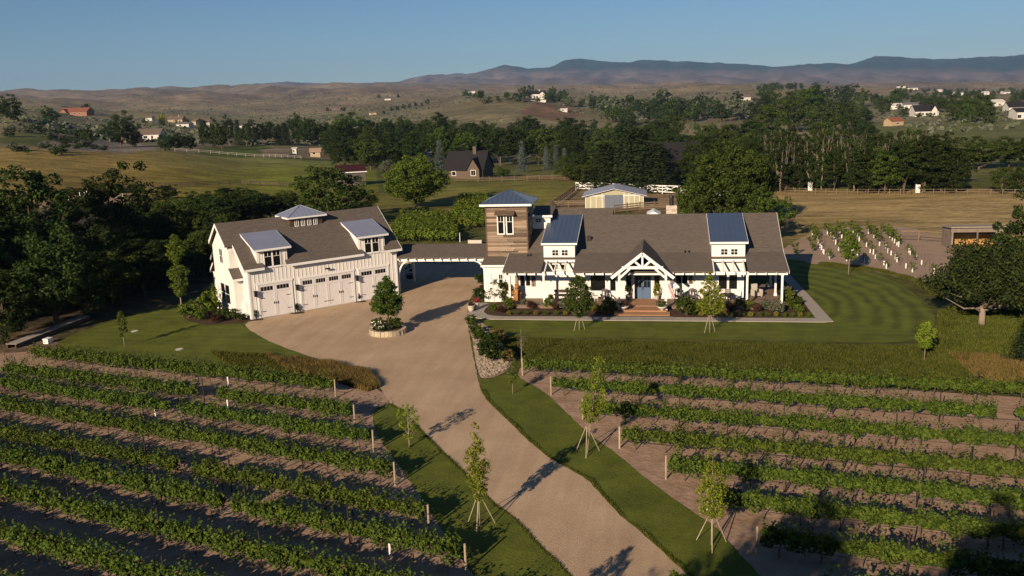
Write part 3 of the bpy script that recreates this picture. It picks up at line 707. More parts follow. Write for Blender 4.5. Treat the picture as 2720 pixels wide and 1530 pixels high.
# wall dormers
for (u0, u1) in ((1.0, 3.8), (10.85, 13.6)):
    mb = MB(); mb.prism([(u0, 0.0, 4.45), (u0, 3.3, 4.9), (u0, 3.3, 7.25), (u0, 0.0, 6.08)], (u1-u0, 0, 0))
    d = mb.build('dormer', K['siding'], gar)
    a = u0+.18
    while a < u1:
        if not (u0+.55 < a < u1-.55): batten(gar, FO, FR, FN, a, 4.58, 6.0)
        a += .3
    c = (u0+u1)/2
    for a0, a1 in ((c-.72, c-.07), (c+.07, c+.72)): window(gar, FO, FR, FN, a0, a1, 4.48, 5.9, .07, 2, 1, True, deep=.06)
    seam_roof(gar, u0-.32, u1+.28, -.36, 6.18, 3.42, 7.50, step=.2, mt=K['metalpale'])
# bay windows
window(gar, (-.8, 0, 0), (0, -1, 0), (-1, 0, 0), -4.45, -3.65, 4.75, 6.0, .08, 2, 2)
for a0, a1 in ((-5.0, -3.92), (-3.72, -2.62)): window(gar, (-.8, 0, 0), (0, -1, 0), (-1, 0, 0), a0, a1, 1.1, 2.8, .09, 1, 2)
mb = MB(); basis_box(mb, (-.8, 0, 0), (0, -1, 0), (-1, 0, 0), -5.75, -5.2, 1.0, 2.9, 0, .04); mb.build('shutter', K['siding'], gar)
mb = MB(); basis_box(mb, (0, 0, 0), (0, -1, 0), (-1, 0, 0), -1.35, -.35, .35, 1.5, 0, .22); mb.build('utility_cabinet', K['white'], gar)
# cupola of weathered boards
cu0, cu1, cv0, cv1, cz0, cz1 = 5.5, 8.72, 3.0, 5.3, 6.6, 8.2
cup = MB().box(cu0+.02, cu1-.02, cv0+.02, cv1, cz0, cz1).build('cupola', K['barndark'], gar)
r1 = random.Random(3)
pl = {}
def plank_rows(parent, O, r, n, a0, a1, z0, z1, h, m, lens=(0.9, 2.4), skip=None):
    z = z0; q = 0
    while z < z1-.02:
        zz = min(z+h*r1.uniform(.85, 1.15), z1); a = a0
        while a < a1-.02:
            e = a+r1.uniform(*lens)
            if a1-e < .5: e = a1
            if not (skip and skip(a, e, z, zz)):
                mb = MB(); d = r1.uniform(.018, .036); basis_box(mb, (0, 0, 0), r, n, 0, e-a-.008, 0, zz-z-.014, -.01, d)
                Ov = np.array(O, float)+np.array(r, float)*a
                link('plank', mb.mesh('plank', m), parent, (Ov[0], Ov[1], Ov[2]+z))
            a = e
        z = zz
plank_rows(cup, (cu0, cv0+.02, 0), FR, FN, 0.0, cu1-cu0, 6.7, cz1, .19, K['barndark'])
plank_rows(cup, (cu0+.02, cv1, 0), (0, -1, 0), (-1, 0, 0), 0.0, cv1-cv0, 6.7, cz1, .19, K['barndark'])
for i in range(4):
    a = cu0+.50+i*.62; window(gar, (0, cv0, 0), FR, FN, a, a+.30, 7.42, 7.96, .04, 2, 1, deep=.07)
mb = MB(); e = .34; ap = ((cu0+cu1)/2, (cv0+cv1)/2, 9.22); z = 8.30
cs = [(cu0-e, cv0-e, z), (cu1+e, cv0-e, z), (cu1+e, cv1+e, z), (cu0-e, cv1+e, z)]
for i in range(4):
    p, q = cs[i], cs[(i+1) % 4]; mb.poly([p, q, ap])
    for t in np.linspace(.08, .92, 9):
        b = np.array(p)*(1-t)+np.array(q)*t; s = 1-abs(2*t-1); f = .02+.98*s
        top = b+(np.array(ap)-b)*0 ; 
        mid = (np.array(p)+np.array(q))/2; top = b+(np.array(ap)-mid)*s*.98
        if s > .1: mb.bar(b+np.array([0, 0, .015]), top+np.array([0, 0, .015]), .03, .03)
    mb.bar(np.array(p)+[0, 0, .02], np.array(ap)+[0, 0, .02], .07, .04)
cr = mb.build('cupola_roof', K['metalpale'], gar)
MB().box(cu0-e-.02, cu1+e+.02, cv0-e-.02, cv1+e+.02, z-.15, z-.003).build('fascia', K['trim'], cr)

# ------------------------------------------------------------------ house (local frame: x as world, y from the front wall inwards)
HY = 80.0
hou = thing('house', 'long white farmhouse with brown roof, front porch and square wooden tower', 'house', (0, HY, 0))
XO = lambda x: (0, 0, 0)
WO, WR, WN = (0, 0, 0), (1, 0, 0), (0, -1, 0)
mb = MB(); mb.box(-13.75, 7.3, 0, 12.5, -.3, 4.0); mb.build('wall', K['siding'], hou)
mb = MB(); mb.prism([(10.05, -2.4, 3.3), (10.05, 12.6, 3.3), (10.05, 12.6, 3.4), (10.05, 6.5, 6.9), (10.05, 1.0, 4.2), (10.05, -2.4, 3.4)], (.15, 0, 0)); mb.build('gable_wall', K['siding'], hou)
EY, EZ, BY, BZ, RY, RZ2 = -3.0, 3.38, 1.0, 4.35, 6.5, 7.12
cut = [(-10.42, -7.58), (4.45, 7.40)]
mb = MB(); xs = [-13.85, -10.42, -7.58, 4.45, 7.40, 10.75]
zl = lambda y: EZ+(y-EY)*(BZ-EZ)/(BY-EY)
for i in range(5):
    x0, x1 = xs[i], xs[i+1]; y0 = -.45 if i % 2 else EY
    slab(mb, [(x0, y0, zl(y0)), (x1, y0, zl(y0)), (x1, BY, BZ), (x0, BY, BZ)], .10)
zu = lambda y: BZ+(y-BY)*(RZ2-BZ)/(RY-BY)
slab(mb, [(-12.15, BY, BZ), (10.75, BY, BZ), (10.75, RY, RZ2), (-12.15, RY, RZ2)], .14)
slab(mb, [(-10.5, RY, RZ2), (-4.5, RY, RZ2), (-4.5, 7.55, zu(7.55)), (-10.5, 7.55, zu(7.55))], .14)
slab(mb, [(-13.9, 13.3, 3.6), (-13.9, RY, RZ2), (10.75, RY, RZ2), (10.75, 13.3, 3.6)], .14)
mb.prism([(-10.5, 7.55, zu(7.55)-.15), (-10.5, 7.55, zu(7.55)), (-10.5, 12.9, 4.6)], (6.0, 0, 0))
hroof = mb.build('roof', K['shingle'], hou)
for (pa, pb) in (((EY, EZ), (BY, BZ)), ((BY, BZ), (RY, RZ2))):
    q = MB(); q.prism([(10.76, pa[0], pa[1]-.22), (10.76, pb[0], pb[1]-.22), (10.76, pb[0], pb[1]+.01), (10.76, pa[0], pa[1]+.01)], (.03, 0, 0)); q.build('fascia', K['trim'], hroof)
q = MB(); q.prism([(-13.89, EY, EZ-.2), (-13.89, BY, BZ-.2), (-13.89, BY, BZ+.01), (-13.89, EY, EZ+.01)], (.03, 0, 0)); q.build('fascia', K['trim'], hroof)
# roof vents
for x, y in ((-12.0, .3), (-11.75, .35), (2.2, .9), (2.55, .9)):
    z = zl(y) if y < 1 else zu(y); MB().tube([(x, y, z), (x, y, z+.22)], [.07, .06], 8).build('roof_vent', K['black'], hroof)
MB().box(-6.75, -6.35, 2.6, 3.0, zu(2.6), zu(2.6)+.45).build('roof_vent', K['black'], hroof)
MB().prism([(-1.3, 6.7, 7.0), (.05, 6.7, 7.0), (-.62, 6.7, 7.34)], (0, 2.5, 0)).build('rear_gable', K['trim'], hroof)
# porch: beam, rafters, posts
MB().box(-13.8, 10.62, -2.68, -2.46, 3.0, 3.27).build('porch_beam', K['trim'], hou)
rf = {}
x = -13.55
while x < 10.7:
    open_ = any(a < x < b for a, b in cut)
    if not (-4.0 < x < 1.0):
        y1 = -.02 if open_ else -1.4
        if open_ not in rf:
            m2 = MB(); zf = lambda y: (y-EY)*(BZ-EZ)/(BY-EY)
            m2.prism([(-.05, -3.08, zf(-3.08)-.29), (-.05, y1, zf(y1)-.29), (-.05, y1, zf(y1)-.12), (-.05, -3.08, zf(-3.08)-.12)], (.10, 0, 0)); rf[open_] = m2.mesh('rafter', K['trim'])
        link('rafter', rf[open_], hou, (x, 0, EZ+(.08 if open_ else 0)))
    x += .862
def post(x, y, z0=.3, z1=3.0, w=.17):
    mb = MB().box(x-w/2, x+w/2, y-w/2, y+w/2, z0, z1); mb.box(x-w/2-.05, x+w/2+.05, y-w/2-.05, y+w/2+.05, z0, z0+.22); mb.box(x-w/2-.03, x+w/2+.03, y-w/2-.03, y+w/2+.03, z1-.12, z1)
    return mb.build('porch_post', K['trim'], hou)
for x in (-13.3, -10.22, 7.36, 10.26): post(x, -2.57)
post(10.2, 1.3); post(10.2, 5.0)
MB().box(10.1, 10.3, -2.4, 6.0, 3.0, 3.25).build('porch_beam', K['trim'], hou)
# deck of boards
dk = MB().box(-13.95, 10.6, -2.88, 0.0, -.2, .26); dk.box(7.3, 10.6, 0.0, 6.2, -.2, .26)
dk = dk.build('porch_deck', K['deck'], hou)
bl = {}
def board(parent, x0, x1, y0, y1, z, m):
    key = (round(x1-x0, 3), round(y1-y0, 3), m.name)
    if key not in bl: bl[key] = MB().box(0, x1-x0, 0, y1-y0, 0, .035).mesh('deck_board', m)
    link('deck_board', bl[key], parent, (x0, y0, z))
y = -2.93
while y < -.1:
    for a, b in ((-13.97, -9.3), (-9.29, -4.2), (-4.19, .9), (.91, 5.9), (5.91, 10.62)): board(dk, a, b, y, y+.19, .262, K['deck'])
    y += .2
while y < 6.1:
    board(dk, 7.31, 10.62, y, y+.19, .262, K['deck']); y += .2
# steps
st = None
for k, (xa, xb, ya, yb, z) in enumerate(((-3.62, .55, -4.25, -2.95, .17), (-3.85, .80, -5.42, -4.25, .06))):
    s = MB().box(xa, xb, ya, yb, -.1, z).build('step', K['deckred'], hou)
    yy = ya-.02
    while yy < yb-.1:
        board(s, xa-.02, xb+.02, yy, yy+.31, z+.002, K['deckred']); yy += .32
yy = -2.94
for q in range(8): board(dk, -2.75, -.35, yy+.345*q, yy+.345*q+.33, .30, K['deckred'])
# entry gable of heavy timber
gy, gxc, gz = -3.85, -1.5, 5.30
mb = MB()
for sgn in (-1, 1):
    x1 = gxc+sgn*2.66
    slab(mb, ([(gxc, gy-.1, gz), (x1, gy-.1, 3.16), (x1, 1.5, 3.16), (gxc, 3.4, gz)])[::(-1 if sgn > 0 else 1)], .10)
gr = mb.build('entry_roof', K['shingle'], hou)
tm = MB()
for sgn in (-1, 1):
    tm.bar((gxc, gy-.12, gz-.19), (gxc+sgn*2.66, gy-.12, 3.16-.17), .14, .26, up=(0, 0, 1))
    tm.bar((gxc+sgn*.12, gy, 3.95), (gxc+sgn*.82, gy, 4.58), .14, .18)
    tm.bar((gxc+sgn*1.05, gy, 3.82), (gxc+sgn*1.9, gy, 3.02), .14, .18)
tm.bar((gxc-1.75, gy, 3.88), (gxc+1.75, gy, 3.88), .16, .24); tm.bar((gxc, gy, 3.85), (gxc, gy, 5.1), .16, .18, up=(0, 1, 0))
tm.build('entry_truss', K['trim'], hou)
for sgn in (-1, 1): post(gxc+sgn*1.98, gy+.05, 0.02, 3.45, .19)
for sgn in (-1, 1): MB().box(gxc+sgn*1.98-.08, gxc+sgn*1.98+.08, gy+.1, 0.0, 3.2, 3.4).build('porch_beam', K['trim'], hou)
MB().prism([(gxc-2.2, 1.2, 3.4), (gxc+2.2, 1.2, 3.4), (gxc, 1.2, 5.15)], (0, .1, 0)).build('gable_wall', K['siding'], hou)
# entry: double door with glass, side windows
dm = MB(); basis_box(dm, WO, WR, WN, -2.44, -2.30, .3, 2.82, 0, .09); basis_box(dm, WO, WR, WN, -.80, -.66, .3, 2.82, 0, .09); basis_box(dm, WO, WR, WN, -2.30, -.80, 2.70, 2.82, 0, .09); dm.build('door_frame', K['trim'], hou)
for a0, a1, hx in ((-2.30, -1.56, -1.62), (-1.54, -.80, -1.48)):
    mb = MB(); basis_box(mb, WO, WR, WN, a0, a1, .32, 2.70, -.02, .05); d = mb.build('front_door', K['bluedoor'], hou)
    for c in range(2):
        for q in range(2):
            w = (a1-a0-.24)/2; g = MB(); x0 = a0+.10+c*(w+.04); z0 = 1.34+q*.62; basis_box(g, WO, WR, WN, x0, x0+w, z0, z0+.58, .04, .056); g.build('pane', K['glass'], d)
    g = MB(); basis_box(g, WO, WR, WN, a0+.1, a1-.1, .5, 1.2, .05, .062); g.build('door_panel', K['bluedoor'], d)
    g = MB(); basis_box(g, WO, WR, WN, hx-.02, hx+.02, 1.15, 1.45, .05, .1); g.build('door_handle', K['black'], d)
for a0, a1 in ((-3.05, -2.56), (-.52, -.05)): window(hou, WO, WR, WN, a0, a1, 1.0, 2.72, .07)
window(hou, WO, WR, WN, -6.25, -4.92, 1.02, 2.5, .1, 1, 1); window(hou, WO, WR, WN, -4.48, -3.98, 1.02, 2.5, .1)
for a0, a1 in ((1.40, 1.86), (1.96, 2.42)): window(hou, WO, WR, WN, a0, a1, 1.70, 2.60, .06)
shutter(hou, WO, WR, WN, 2.52, 2.92, 1.66, 2.62); shutter(hou, WO, WR, WN, .88, 1.28, 1.66, 2.62)
for a0, a1 in ((5.14, 5.86), (6.04, 6.74)): window(hou, WO, WR, WN, a0, a1, 1.2, 2.7, .1)
for a0, a1 in ((-12.74, -12.34), (-12.20, -11.80)): window(hou, WO, WR, WN, a0, a1, 1.48, 2.58, .07)
shutter(hou, WO, WR, WN, -13.22, -12.86, 1.4, 2.64); shutter(hou, WO, WR, WN, -11.68, -11.30, 1.4, 2.64)
x = -13.5
while x < 7.2:
    if not any(a0 < x < a1 for a0, a1 in ((-13.3, -11.2), (-6.5, -3.7), (-3.2, .1), (.8, 3.0), (4.9, 6.9))): batten(hou, WO, WR, WN, x, .3, 3.3)
    x += .42
for x in (7.18,): mb = MB(); basis_box(mb, WO, WR, WN, x, x+.14, .28, 3.4, 0, .04); mb.build('corner_board', K['trim'], hou)
# right side of the house under the porch roof: dark windows
window(hou, (7.3, 0, 0), (0, 1, 0), (1, 0, 0), 1.2, 2.4, .5, 2.6, .09, 2, 1); window(hou, (7.3, 0, 0), (0, 1, 0), (1, 0, 0), 3.6, 5.2, .5, 2.6, .09, 2, 1)
# dormers over the open rafters
for (x0, x1) in ((-10.5, -7.65), (4.5, 7.38)):
    mb = MB(); mb.prism([(x0, 0.04, 3.9), (x0, 6.0, 6.5), (x0, 6.0, 6.95), (x0, 0.04, 5.38)], (x1-x0, 0, 0)); mb.build('dormer', K['siding'], hou)
    c = (x0+x1)/2+.08
    for a0, a1 in ((c-.70, c-.16), (c+.16, c+.70)): window(hou, (0, .04, 0), WR, WN, a0, a1, 4.30, 4.78, .05, 2, 2)
    seam_roof(hou, x0-.16, x1+.22, -.28, 5.46, 6.35, 7.16)
for a0, a1 in ((-9.72, -9.22), (-8.95, -8.45)): window(hou, WO, WR, WN, a0, a1, 3.02, 3.45, .05)
mb = MB(); mb.box(-10.42, -7.58, -.5, -.41, 3.75, 3.98); mb.build('trellis_header', K['trim'], hou)
mb = MB(); mb.box(4.45, 7.40, -.5, -.41, 3.75, 3.98); mb.build('trellis_header', K['trim'], hou)
# raised white box on the roof beside the tower
mb = MB().box(-12.1, -10.35, 4.5, 7.5, 5.6, 7.40); mb.build('roof_monitor', K['siding'], hou)
mb = MB(); slab(mb, [(-12.2, 4.25, 7.42), (-10.15, 4.25, 7.42), (-10.15, 7.9, 7.92), (-12.2, 7.9, 7.92)], .1); q = mb.build('monitor_roof', K['shingle'], hou)
MB().box(-12.2, -10.13, 4.21, 4.245, 7.22, 7.43).build('fascia', K['trim'], q)
window(hou, (0, 4.5, 0), WR, WN, -11.75, -11.25, 6.75, 7.05, .05, 2, 2)
# chimney of ledge stone
ch = MB().box(.58, 1.58, 7.5, 8.4, 5.5, 7.76).build('chimney', K['chim'], hou)
for q in range(8):
    z = 6.6+q*.145; a = .56
    while a < 1.58:
        e = min(a+r1.uniform(.18, .4), 1.60)
        mb = MB(); mb.box(a, e-.012, 7.5-r1.uniform(.02, .05), 7.52, z, z+.13); mb.build('stone', K['chim'], ch); a = e
MB().tube([(1.08, 7.95, 7.75), (1.08, 7.95, 8.6)], [.2, .2], 12).tube([(1.08, 7.95, 8.55), (1.08, 7.95, 8.68)], [.26, .24], 12).build('chimney_pipe', K['black'], ch)

# tower
TX0, TX1, TY0, TY1, TZ = -16.07, -12.08, 1.4, 5.4, 8.72
tw = MB().box(TX0+.02, TX1-.02, TY0+.02, TY1, 2.5, TZ).build('tower', K['barndark'], hou)
skip = lambda a, e, z, zz: False
plank_rows(tw, (TX0, TY0+.02, 0), WR, WN, .1, TX1-TX0-.1, 3.3, TZ, .185, K['barn'], (1.0, 2.6))
plank_rows(tw, (TX1-.02, TY0, 0), (0, 1, 0), (1, 0, 0), .05, TY1-TY0, 4.0, TZ, .19, K['barn'], (1.0, 2.4))
plank_rows(tw, (TX0+.02, TY1, 0), (0, -1, 0), (-1, 0, 0), 0.0, TY1-TY0, 3.4, TZ, .19, K['barn'], (1.0, 2.4))
for xx in (TX0, TX1-.1): MB().box(xx, xx+.1, TY0-.045, TY0+.02, 3.3, TZ).build('corner_board', K['barndark'], tw)
for a0, a1 in ((-14.86, -14.36), (-14.02, -13.52)): window(hou, (0, TY0, 0), WR, WN, a0, a1, 6.15, 7.78, .10, 2, 1, True, deep=.085)
mb = MB(); mb.prism([(-15.1, TY0-.02, 8.28), (-15.1, TY0-.02, 8.2), (-15.1, TY0-.62, 7.92), (-15.1, TY0-.62, 8.0)], (1.85, 0, 0)); mb.build('awning', K['barndark'], hou)
mb = MB(); e = .42; z = TZ+.2; ap = ((TX0+TX1)/2, (TY0+TY1)/2, 10.0)
cs = [(TX0-e, TY0-e, z), (TX1+e, TY0-e, z), (TX1+e, TY1+e, z), (TX0-e, TY1+e, z)]
for i in range(4):
    p, q = np.array(cs[i]), np.array(cs[(i+1) % 4]); mb.poly([p, q, ap]); mid = (p+q)/2
    for t in np.linspace(.06, .94, 11):
        b = p*(1-t)+q*t; s = 1-abs(2*t-1); mb.bar(b+[0, 0, .015], b+(np.array(ap)-mid)*s*.98+[0, 0, .015], .03, .03)
    mb.bar(p+[0, 0, .02], np.array(ap)+[0, 0, .02], .07, .04)
tr = mb.build('tower_roof', K['metal'], hou)
MB().box(TX0-e-.02, TX1+e+.02, TY0-e-.02, TY1+e+.02, z-.2, z-.004).build('fascia', K['trim'], tr)
# small lamp box on the tower's side, white door leaf below
MB().box(TX1+.02, TX1+.5, 2.3, 2.75, 7.6, 7.75).build('wall_lamp', K['metal'], hou)
# low wing at the foot of the tower
MB().box(-16.1, -13.7, -.3, 5.4, -.3, 3.45).build('wing_wall', K['siding'], hou)
mb = MB(); slab(mb, [(-16.28, -.5, 3.5), (-13.6, -.5, 3.5), (-13.6, 1.45, 3.98), (-16.28, 1.45, 3.98)], .1); q = mb.build('wing_roof', K['shingle'], hou)
MB().box(-16.3, -13.95, -.55, -.51, 3.32, 3.51).build('fascia', K['trim'], q)
window(hou, (0, -.3, 0), WR, WN, -14.66, -14.32, 1.25, 2.6, .07, 2, 1, True)
for x in np.arange(-15.8, -13.9, .42):
    if not -14.8 < x < -14.2: batten(hou, (0, -.3, 0), WR, WN, float(x), 0.1, 3.2)
# house number, four small characters down the wall
num = MB()
seg = {'1': ((.0, .0, .0, 1),), '7': ((0, 1, 1, 1), (1, 0, 1, 1))}
for i, z in enumerate((2.55, 2.38, 2.21, 2.04)):
    basis_box(num, (0, -.3, 0), WR, WN, -15.46, -15.36, z+.07, z+.09, .03, .045); basis_box(num, (0, -.3, 0), WR, WN, -15.40, -15.375, z-.02, z+.07, .03, .045)
num.build('house_number', K['charcoal'], hou)

# ------------------------------------------------------------------ breezeway
bz = thing('breezeway', 'open breezeway with brown roof, white beam and curved braces linking garage and house', 'breezeway', (-20.9, 83.2, 0))
L2 = 4.55
mb = MB()
slab(mb, [(-L2, -.45, 3.66), (L2, -.45, 3.66), (L2, 2.8, 4.48), (-L2, 2.8, 4.48)], .1); slab(mb, [(-L2, 6.0, 3.66), (-L2, 2.8, 4.48), (L2, 2.8, 4.48), (L2, 6.0, 3.66)], .1)
mb.build('roof', K['shingle'], bz)
for y in (-.05, 5.6): MB().box(-L2, L2, y-.1, y+.1, 3.22, 3.52).build('beam', K['trim'], bz)
rm = MB(); rm.prism([(-.05, -.52, 3.38), (-.05, 2.4, 4.12), (-.05, 2.4, 4.28), (-.05, -.52, 3.54)], (.1, 0, 0)); rm = rm.mesh('rafter', K['trim'])
for k in range(11): link('rafter', rm, bz, (-L2+.35+k*.845, 0, 0))
for s in (-1, 1):
    for y in (-.05, 5.6): MB().box(s*(L2-.14)-.11, s*(L2-.14)+.11, y-.11, y+.11, 0, 3.24).build('post', K['trim'], bz)
    pts = [(s*(L2-.2-1.05*(1-cos(t))), -.05, 1.55+1.7*sin(t)) for t in np.linspace(0, pi/2, 7)]
    mb = MB()
    for p, q in zip(pts, pts[1:]): mb.bar(p, q, .14, .2, up=(0, 1, 0))
    mb.build('brace', K['trim'], bz)
# ------------------------------------------------------------------ leaves and trees
def leafmesh(name, P, N, size, m, rs, asp=0.55, extra=None, flat=0.0):
    """many small pointed leaves: P places, N rough facing"""
    n = len(P)
    N = N + rs.normal(0, .55, (n, 3)); N[:, 2] += flat; N /= np.linalg.norm(N, axis=1)[:, None]+1e-9
    T = np.cross(N, rs.normal(0, 1, (n, 3))); T /= np.linalg.norm(T, axis=1)[:, None]+1e-9
    B = np.cross(N, T); s = (size*rs.uniform(.65, 1.35, n))[:, None]
    V = np.stack([P-T*s*.5, P-B*s*asp*.5, P+T*s*.5, P+B*s*asp*.5], 1).reshape(-1, 3)
    Fc = np.arange(4*n).reshape(n, 4)
    lr = np.repeat(rs.uniform(0, 1, n), 4)
    if extra is not None:      # extra = (verts, faces quads, material): bark inside the same mesh
        ev, ef, em = extra
        Fc = np.concatenate([Fc, np.asarray(ef)+len(V)]); V = np.concatenate([V, np.asarray(ev)]); lr = np.concatenate([lr, np.zeros(len(ev))])
        me = mesh_np(name, V, Fc, [m, em], [0]*n+[1]*len(ef))
    else: me = mesh_np(name, V, Fc, m)
    a = me.attributes.new('leafrand', 'FLOAT', 'POINT'); a.data.foreach_set('value', lr.astype(np.float32))
    return me
def clump_pts(C, R, n, rs, hollow=.35):
    """n leaf places in each clump; C centres (k,3), R radii (k,)"""
    k = len(C); d = rs.normal(0, 1, (k, n, 3)); d /= np.linalg.norm(d, axis=2)[..., None]
    r = rs.uniform(hollow, 1.0, (k, n, 1))**.6
    P = C[:, None, :]+d*r*R[:, None, None]*np.array([1, 1, .8])
    return P.reshape(-1, 3), d.reshape(-1, 3)
def crown_round(rs, H, W, cb, k, lump=.3, top=1.0):
    d = rs.normal(0, 1, (k, 3)); d /= np.linalg.norm(d, axis=1)[:, None]
    ph = rs.uniform(0, 6, 3)
    nb = 1+lump*(np.sin(d[:, 0]*3.1+ph[0])*np.cos(d[:, 1]*2.7+ph[1])+.6*np.sin(d[:, 2]*4+ph[2]+d[:, 0]*2))
    r = rs.uniform(.25, 1, k)**.45*nb*.86
    h = (H-cb)/2; C = np.stack([d[:, 0]*r*W/2, d[:, 1]*r*W/2, cb+h+d[:, 2]*r*h*np.where(d[:, 2] > 0, top, .9)], 1)
    return C
def limbs(mb, H, W, cb, C, rs, r0, n=9, lean=(0, 0)):
    th = cb+(H-cb)*.62
    pts = [(0, 0, -.15), (lean[0]*.3, lean[1]*.3, cb*.5), (lean[0], lean[1], cb), (lean[0]*1.2, lean[1]*1.2, th)]
    mb.tube(pts, [r0*1.15, r0*.9, r0*.75, r0*.25], 7)
    idx = rs.choice(len(C), min(n, len(C)), replace=False)
    for i in idx:
        z0 = cb*.75+(th-cb*.8)*rs.uniform(0, .7); s = np.array([lean[0], lean[1], z0]); e = C[i]; mid = (s+e)/2+np.array([0, 0, -.04*W])
        mb.tube([s, mid, e], [r0*.42, r0*.26, r0*.08], 5, cap=False)
def tree(name, label, cat, loc, seed, H, W, cb, k, n, leaf, m, bark, rr=.12, r0=.18, lump=.3, group=None, top=1.0, asp=.55, n_limb=9, rz=0.0, lean=(0, 0), flat=0.0, squash=None):
    rs = np.random.RandomState(seed)
    C = crown_round(rs, H, W, cb, k, lump, top)
    R = rr*W*rs.uniform(.6, 1.3, k)
    P, N = clump_pts(C, R, n, rs)
    root = thing(name, label, cat, loc, rz, group)
    mb = MB(); limbs(mb, H, W, cb, C, rs, r0, n_limb, lean); mb.build('trunk', bark, root, True)
    link('crown', leafmesh('crown', P, N, leaf, m, rs, asp, flat=flat), root)
    return root
def profile_tree(name, label, loc, seed, H, prof, nleaf, leaf, m, bark, r0=.045, cat='tree', group=None, stakes=0, lean=(0, 0), branches=9, sr=.75, sh=1.5, clump=.16):
    """young tree with a crown given as (height, radius) pairs"""
    rs = np.random.RandomState(seed); root = thing(name, label, cat, loc, rs.uniform(0, 1)*0, group)
    zs = np.array([p[0] for p in prof]); rd = np.array([p[1] for p in prof])
    k = max(12, nleaf//26); w = rd+.02
    zz = rs.uniform(zs[0], zs[-1], k*4); keep = rs.uniform(0, w.max(), k*4) < np.interp(zz, zs, w); zz = zz[keep][:k]
    a = rs.uniform(0, 2*pi, len(zz)); r = np.interp(zz, zs, rd)*np.sqrt(rs.uniform(.05, 1, len(zz)))
    lx = lean[0]*(zz/H)**1.3; ly = lean[1]*(zz/H)**1.3
    C = np.stack([lx+r*np.cos(a), ly+r*np.sin(a), zz], 1)
    P, N = clump_pts(C, clump*rs.uniform(.6, 1.4, len(C)), max(4, nleaf//len(C)), rs, .1)
    mb = MB(); pts = [(lean[0]*t**1.3, lean[1]*t**1.3, -.1+H*.95*t) for t in np.linspace(0, 1, 6)]
    mb.tube(pts, [r0*(1.1-.95*t) for t in np.linspace(0, 1, 6)], 6)
    for i in rs.choice(len(C), min(branches, len(C)), replace=False):
        e = C[i]; z0 = max(zs[0]*.85, e[2]-max(.3, hypot(e[0], e[1])*1.1)); t = z0/H
        mb.tube([(lean[0]*t**1.3, lean[1]*t**1.3, z0), e], [r0*.35, r0*.1], 4, cap=False)
    mb.build('trunk', bark, root, True)
    link('crown', leafmesh('crown', P, N, leaf, m, rs, .6), root)
    for s in range(stakes):
        t = 2*pi*s/max(stakes, 1)+.5
        q = MB(); q.bar((sr*cos(t), sr*sin(t), -.1), (.05*cos(t), .05*sin(t), sh), .034, .034); q.build('stake', K['stake'], root)
    return root
def gpz(p): return gp(*p)
YL = K['sapleaf']; PB = K['palebark']
profile_tree('maple_sapling', 'forked young tree with sparse yellow-green leaves on the left grass verge by the drive', gp(1088, 1188), 11, 2.5, [(.55, .2), (.9, .55), (1.5, .6), (2.0, .6), (2.5, .25)], 1700, .08, YL, PB, branches=14)
profile_tree('maple_sapling', 'slender tripod-staked sapling on the left verge, its shadow lying across the drive', gp(1275, 1398), 12, 5.0, [(1.3, .2), (1.9, .42), (2.9, .55), (3.4, .5), (3.8, .2), (5.0, .07)], 4200, .085, YL, PB, r0=.04, stakes=3)
profile_tree('maple_sapling', 'tall leaning tripod-staked sapling on the right verge before the vine row ends', gp(1560, 1204), 13, 5.3, [(1.7, .2), (2.3, .6), (3.2, .65), (4.0, .35), (5.3, .22)], 4200, .085, YL, PB, r0=.04, stakes=3, lean=(.75, .1))
profile_tree('maple_sapling', 'broad yellow-green tripod-staked sapling on the right verge beside the shaded vines', gp(1890, 1448), 14, 4.3, [(1.2, .3), (1.9, .65), (2.6, .6), (3.3, .4), (4.3, .1)], 4200, .085, YL, PB, r0=.04, stakes=3)
profile_tree('maple_sapling', 'small thin sapling at the rounded tip of the right grass verge', gp(1362, 1047), 15, 2.1, [(.7, .15), (1.1, .3), (1.7, .28), (2.1, .08)], 900, .09, K['leafbr'], PB, r0=.025)
profile_tree('maple_sapling', 'nearly leafless pale twiggy sapling by the first end post of the right vines', gp(1386, 962), 16, 2.6, [(.9, .1), (1.5, .5), (2.1, .6), (2.6, .5)], 130, .08, K['leafsage'], K['palebark'], r0=.05, branches=34)
profile_tree('maple_sapling', 'last yellow-green sapling on the right verge, past the broad staked one', gp(1800, 1790), 17, 3.3, [(1.2, .3), (2.0, .8), (2.8, .85), (3.6, .2)], 4200, .085, YL, PB)
profile_tree('maple_sapling', 'sapling on the left verge whose leafy shadow falls over the drive end', (-4.5, 25.2, 0), 18, 3.7, [(1.3, .3), (1.9, .8), (2.7, .8), (3.3, .4), (3.7, .1)], 5000, .08, YL, PB, stakes=3)
profile_tree('lawn_tree', 'dense dark green young tree with double stakes on the front lawn, left of the steps', gp(1539, 877), 21, 4.4, [(1.2, .25), (1.7, .95), (2.5, 1.25), (3.3, 1.1), (4.0, .6), (4.4, .15)], 7500, .13, K['leafmd'], PB, r0=.05, stakes=2, sr=.5, sh=1.6, clump=.24, branches=14)
profile_tree('lawn_tree', 'open yellow-green young tree with double stakes on the front lawn, right of the steps', gp(1885, 883), 22, 4.8, [(1.5, .5), (2.0, 1.2), (2.8, 1.1), (3.6, .75), (4.3, .4), (4.8, .1)], 5200, .12, K['sapleaf'], PB, r0=.05, stakes=2, sr=.5, sh=1.6, clump=.2, branches=14)
profile_tree('lawn_tree', 'thin sapling standing alone on the left lawn above the vine rows', gp(331, 922), 23, 2.9, [(1.0, .2), (1.5, .42), (2.2, .42), (2.9, .1)], 1500, .10, K['leafbr'], PB, r0=.03)
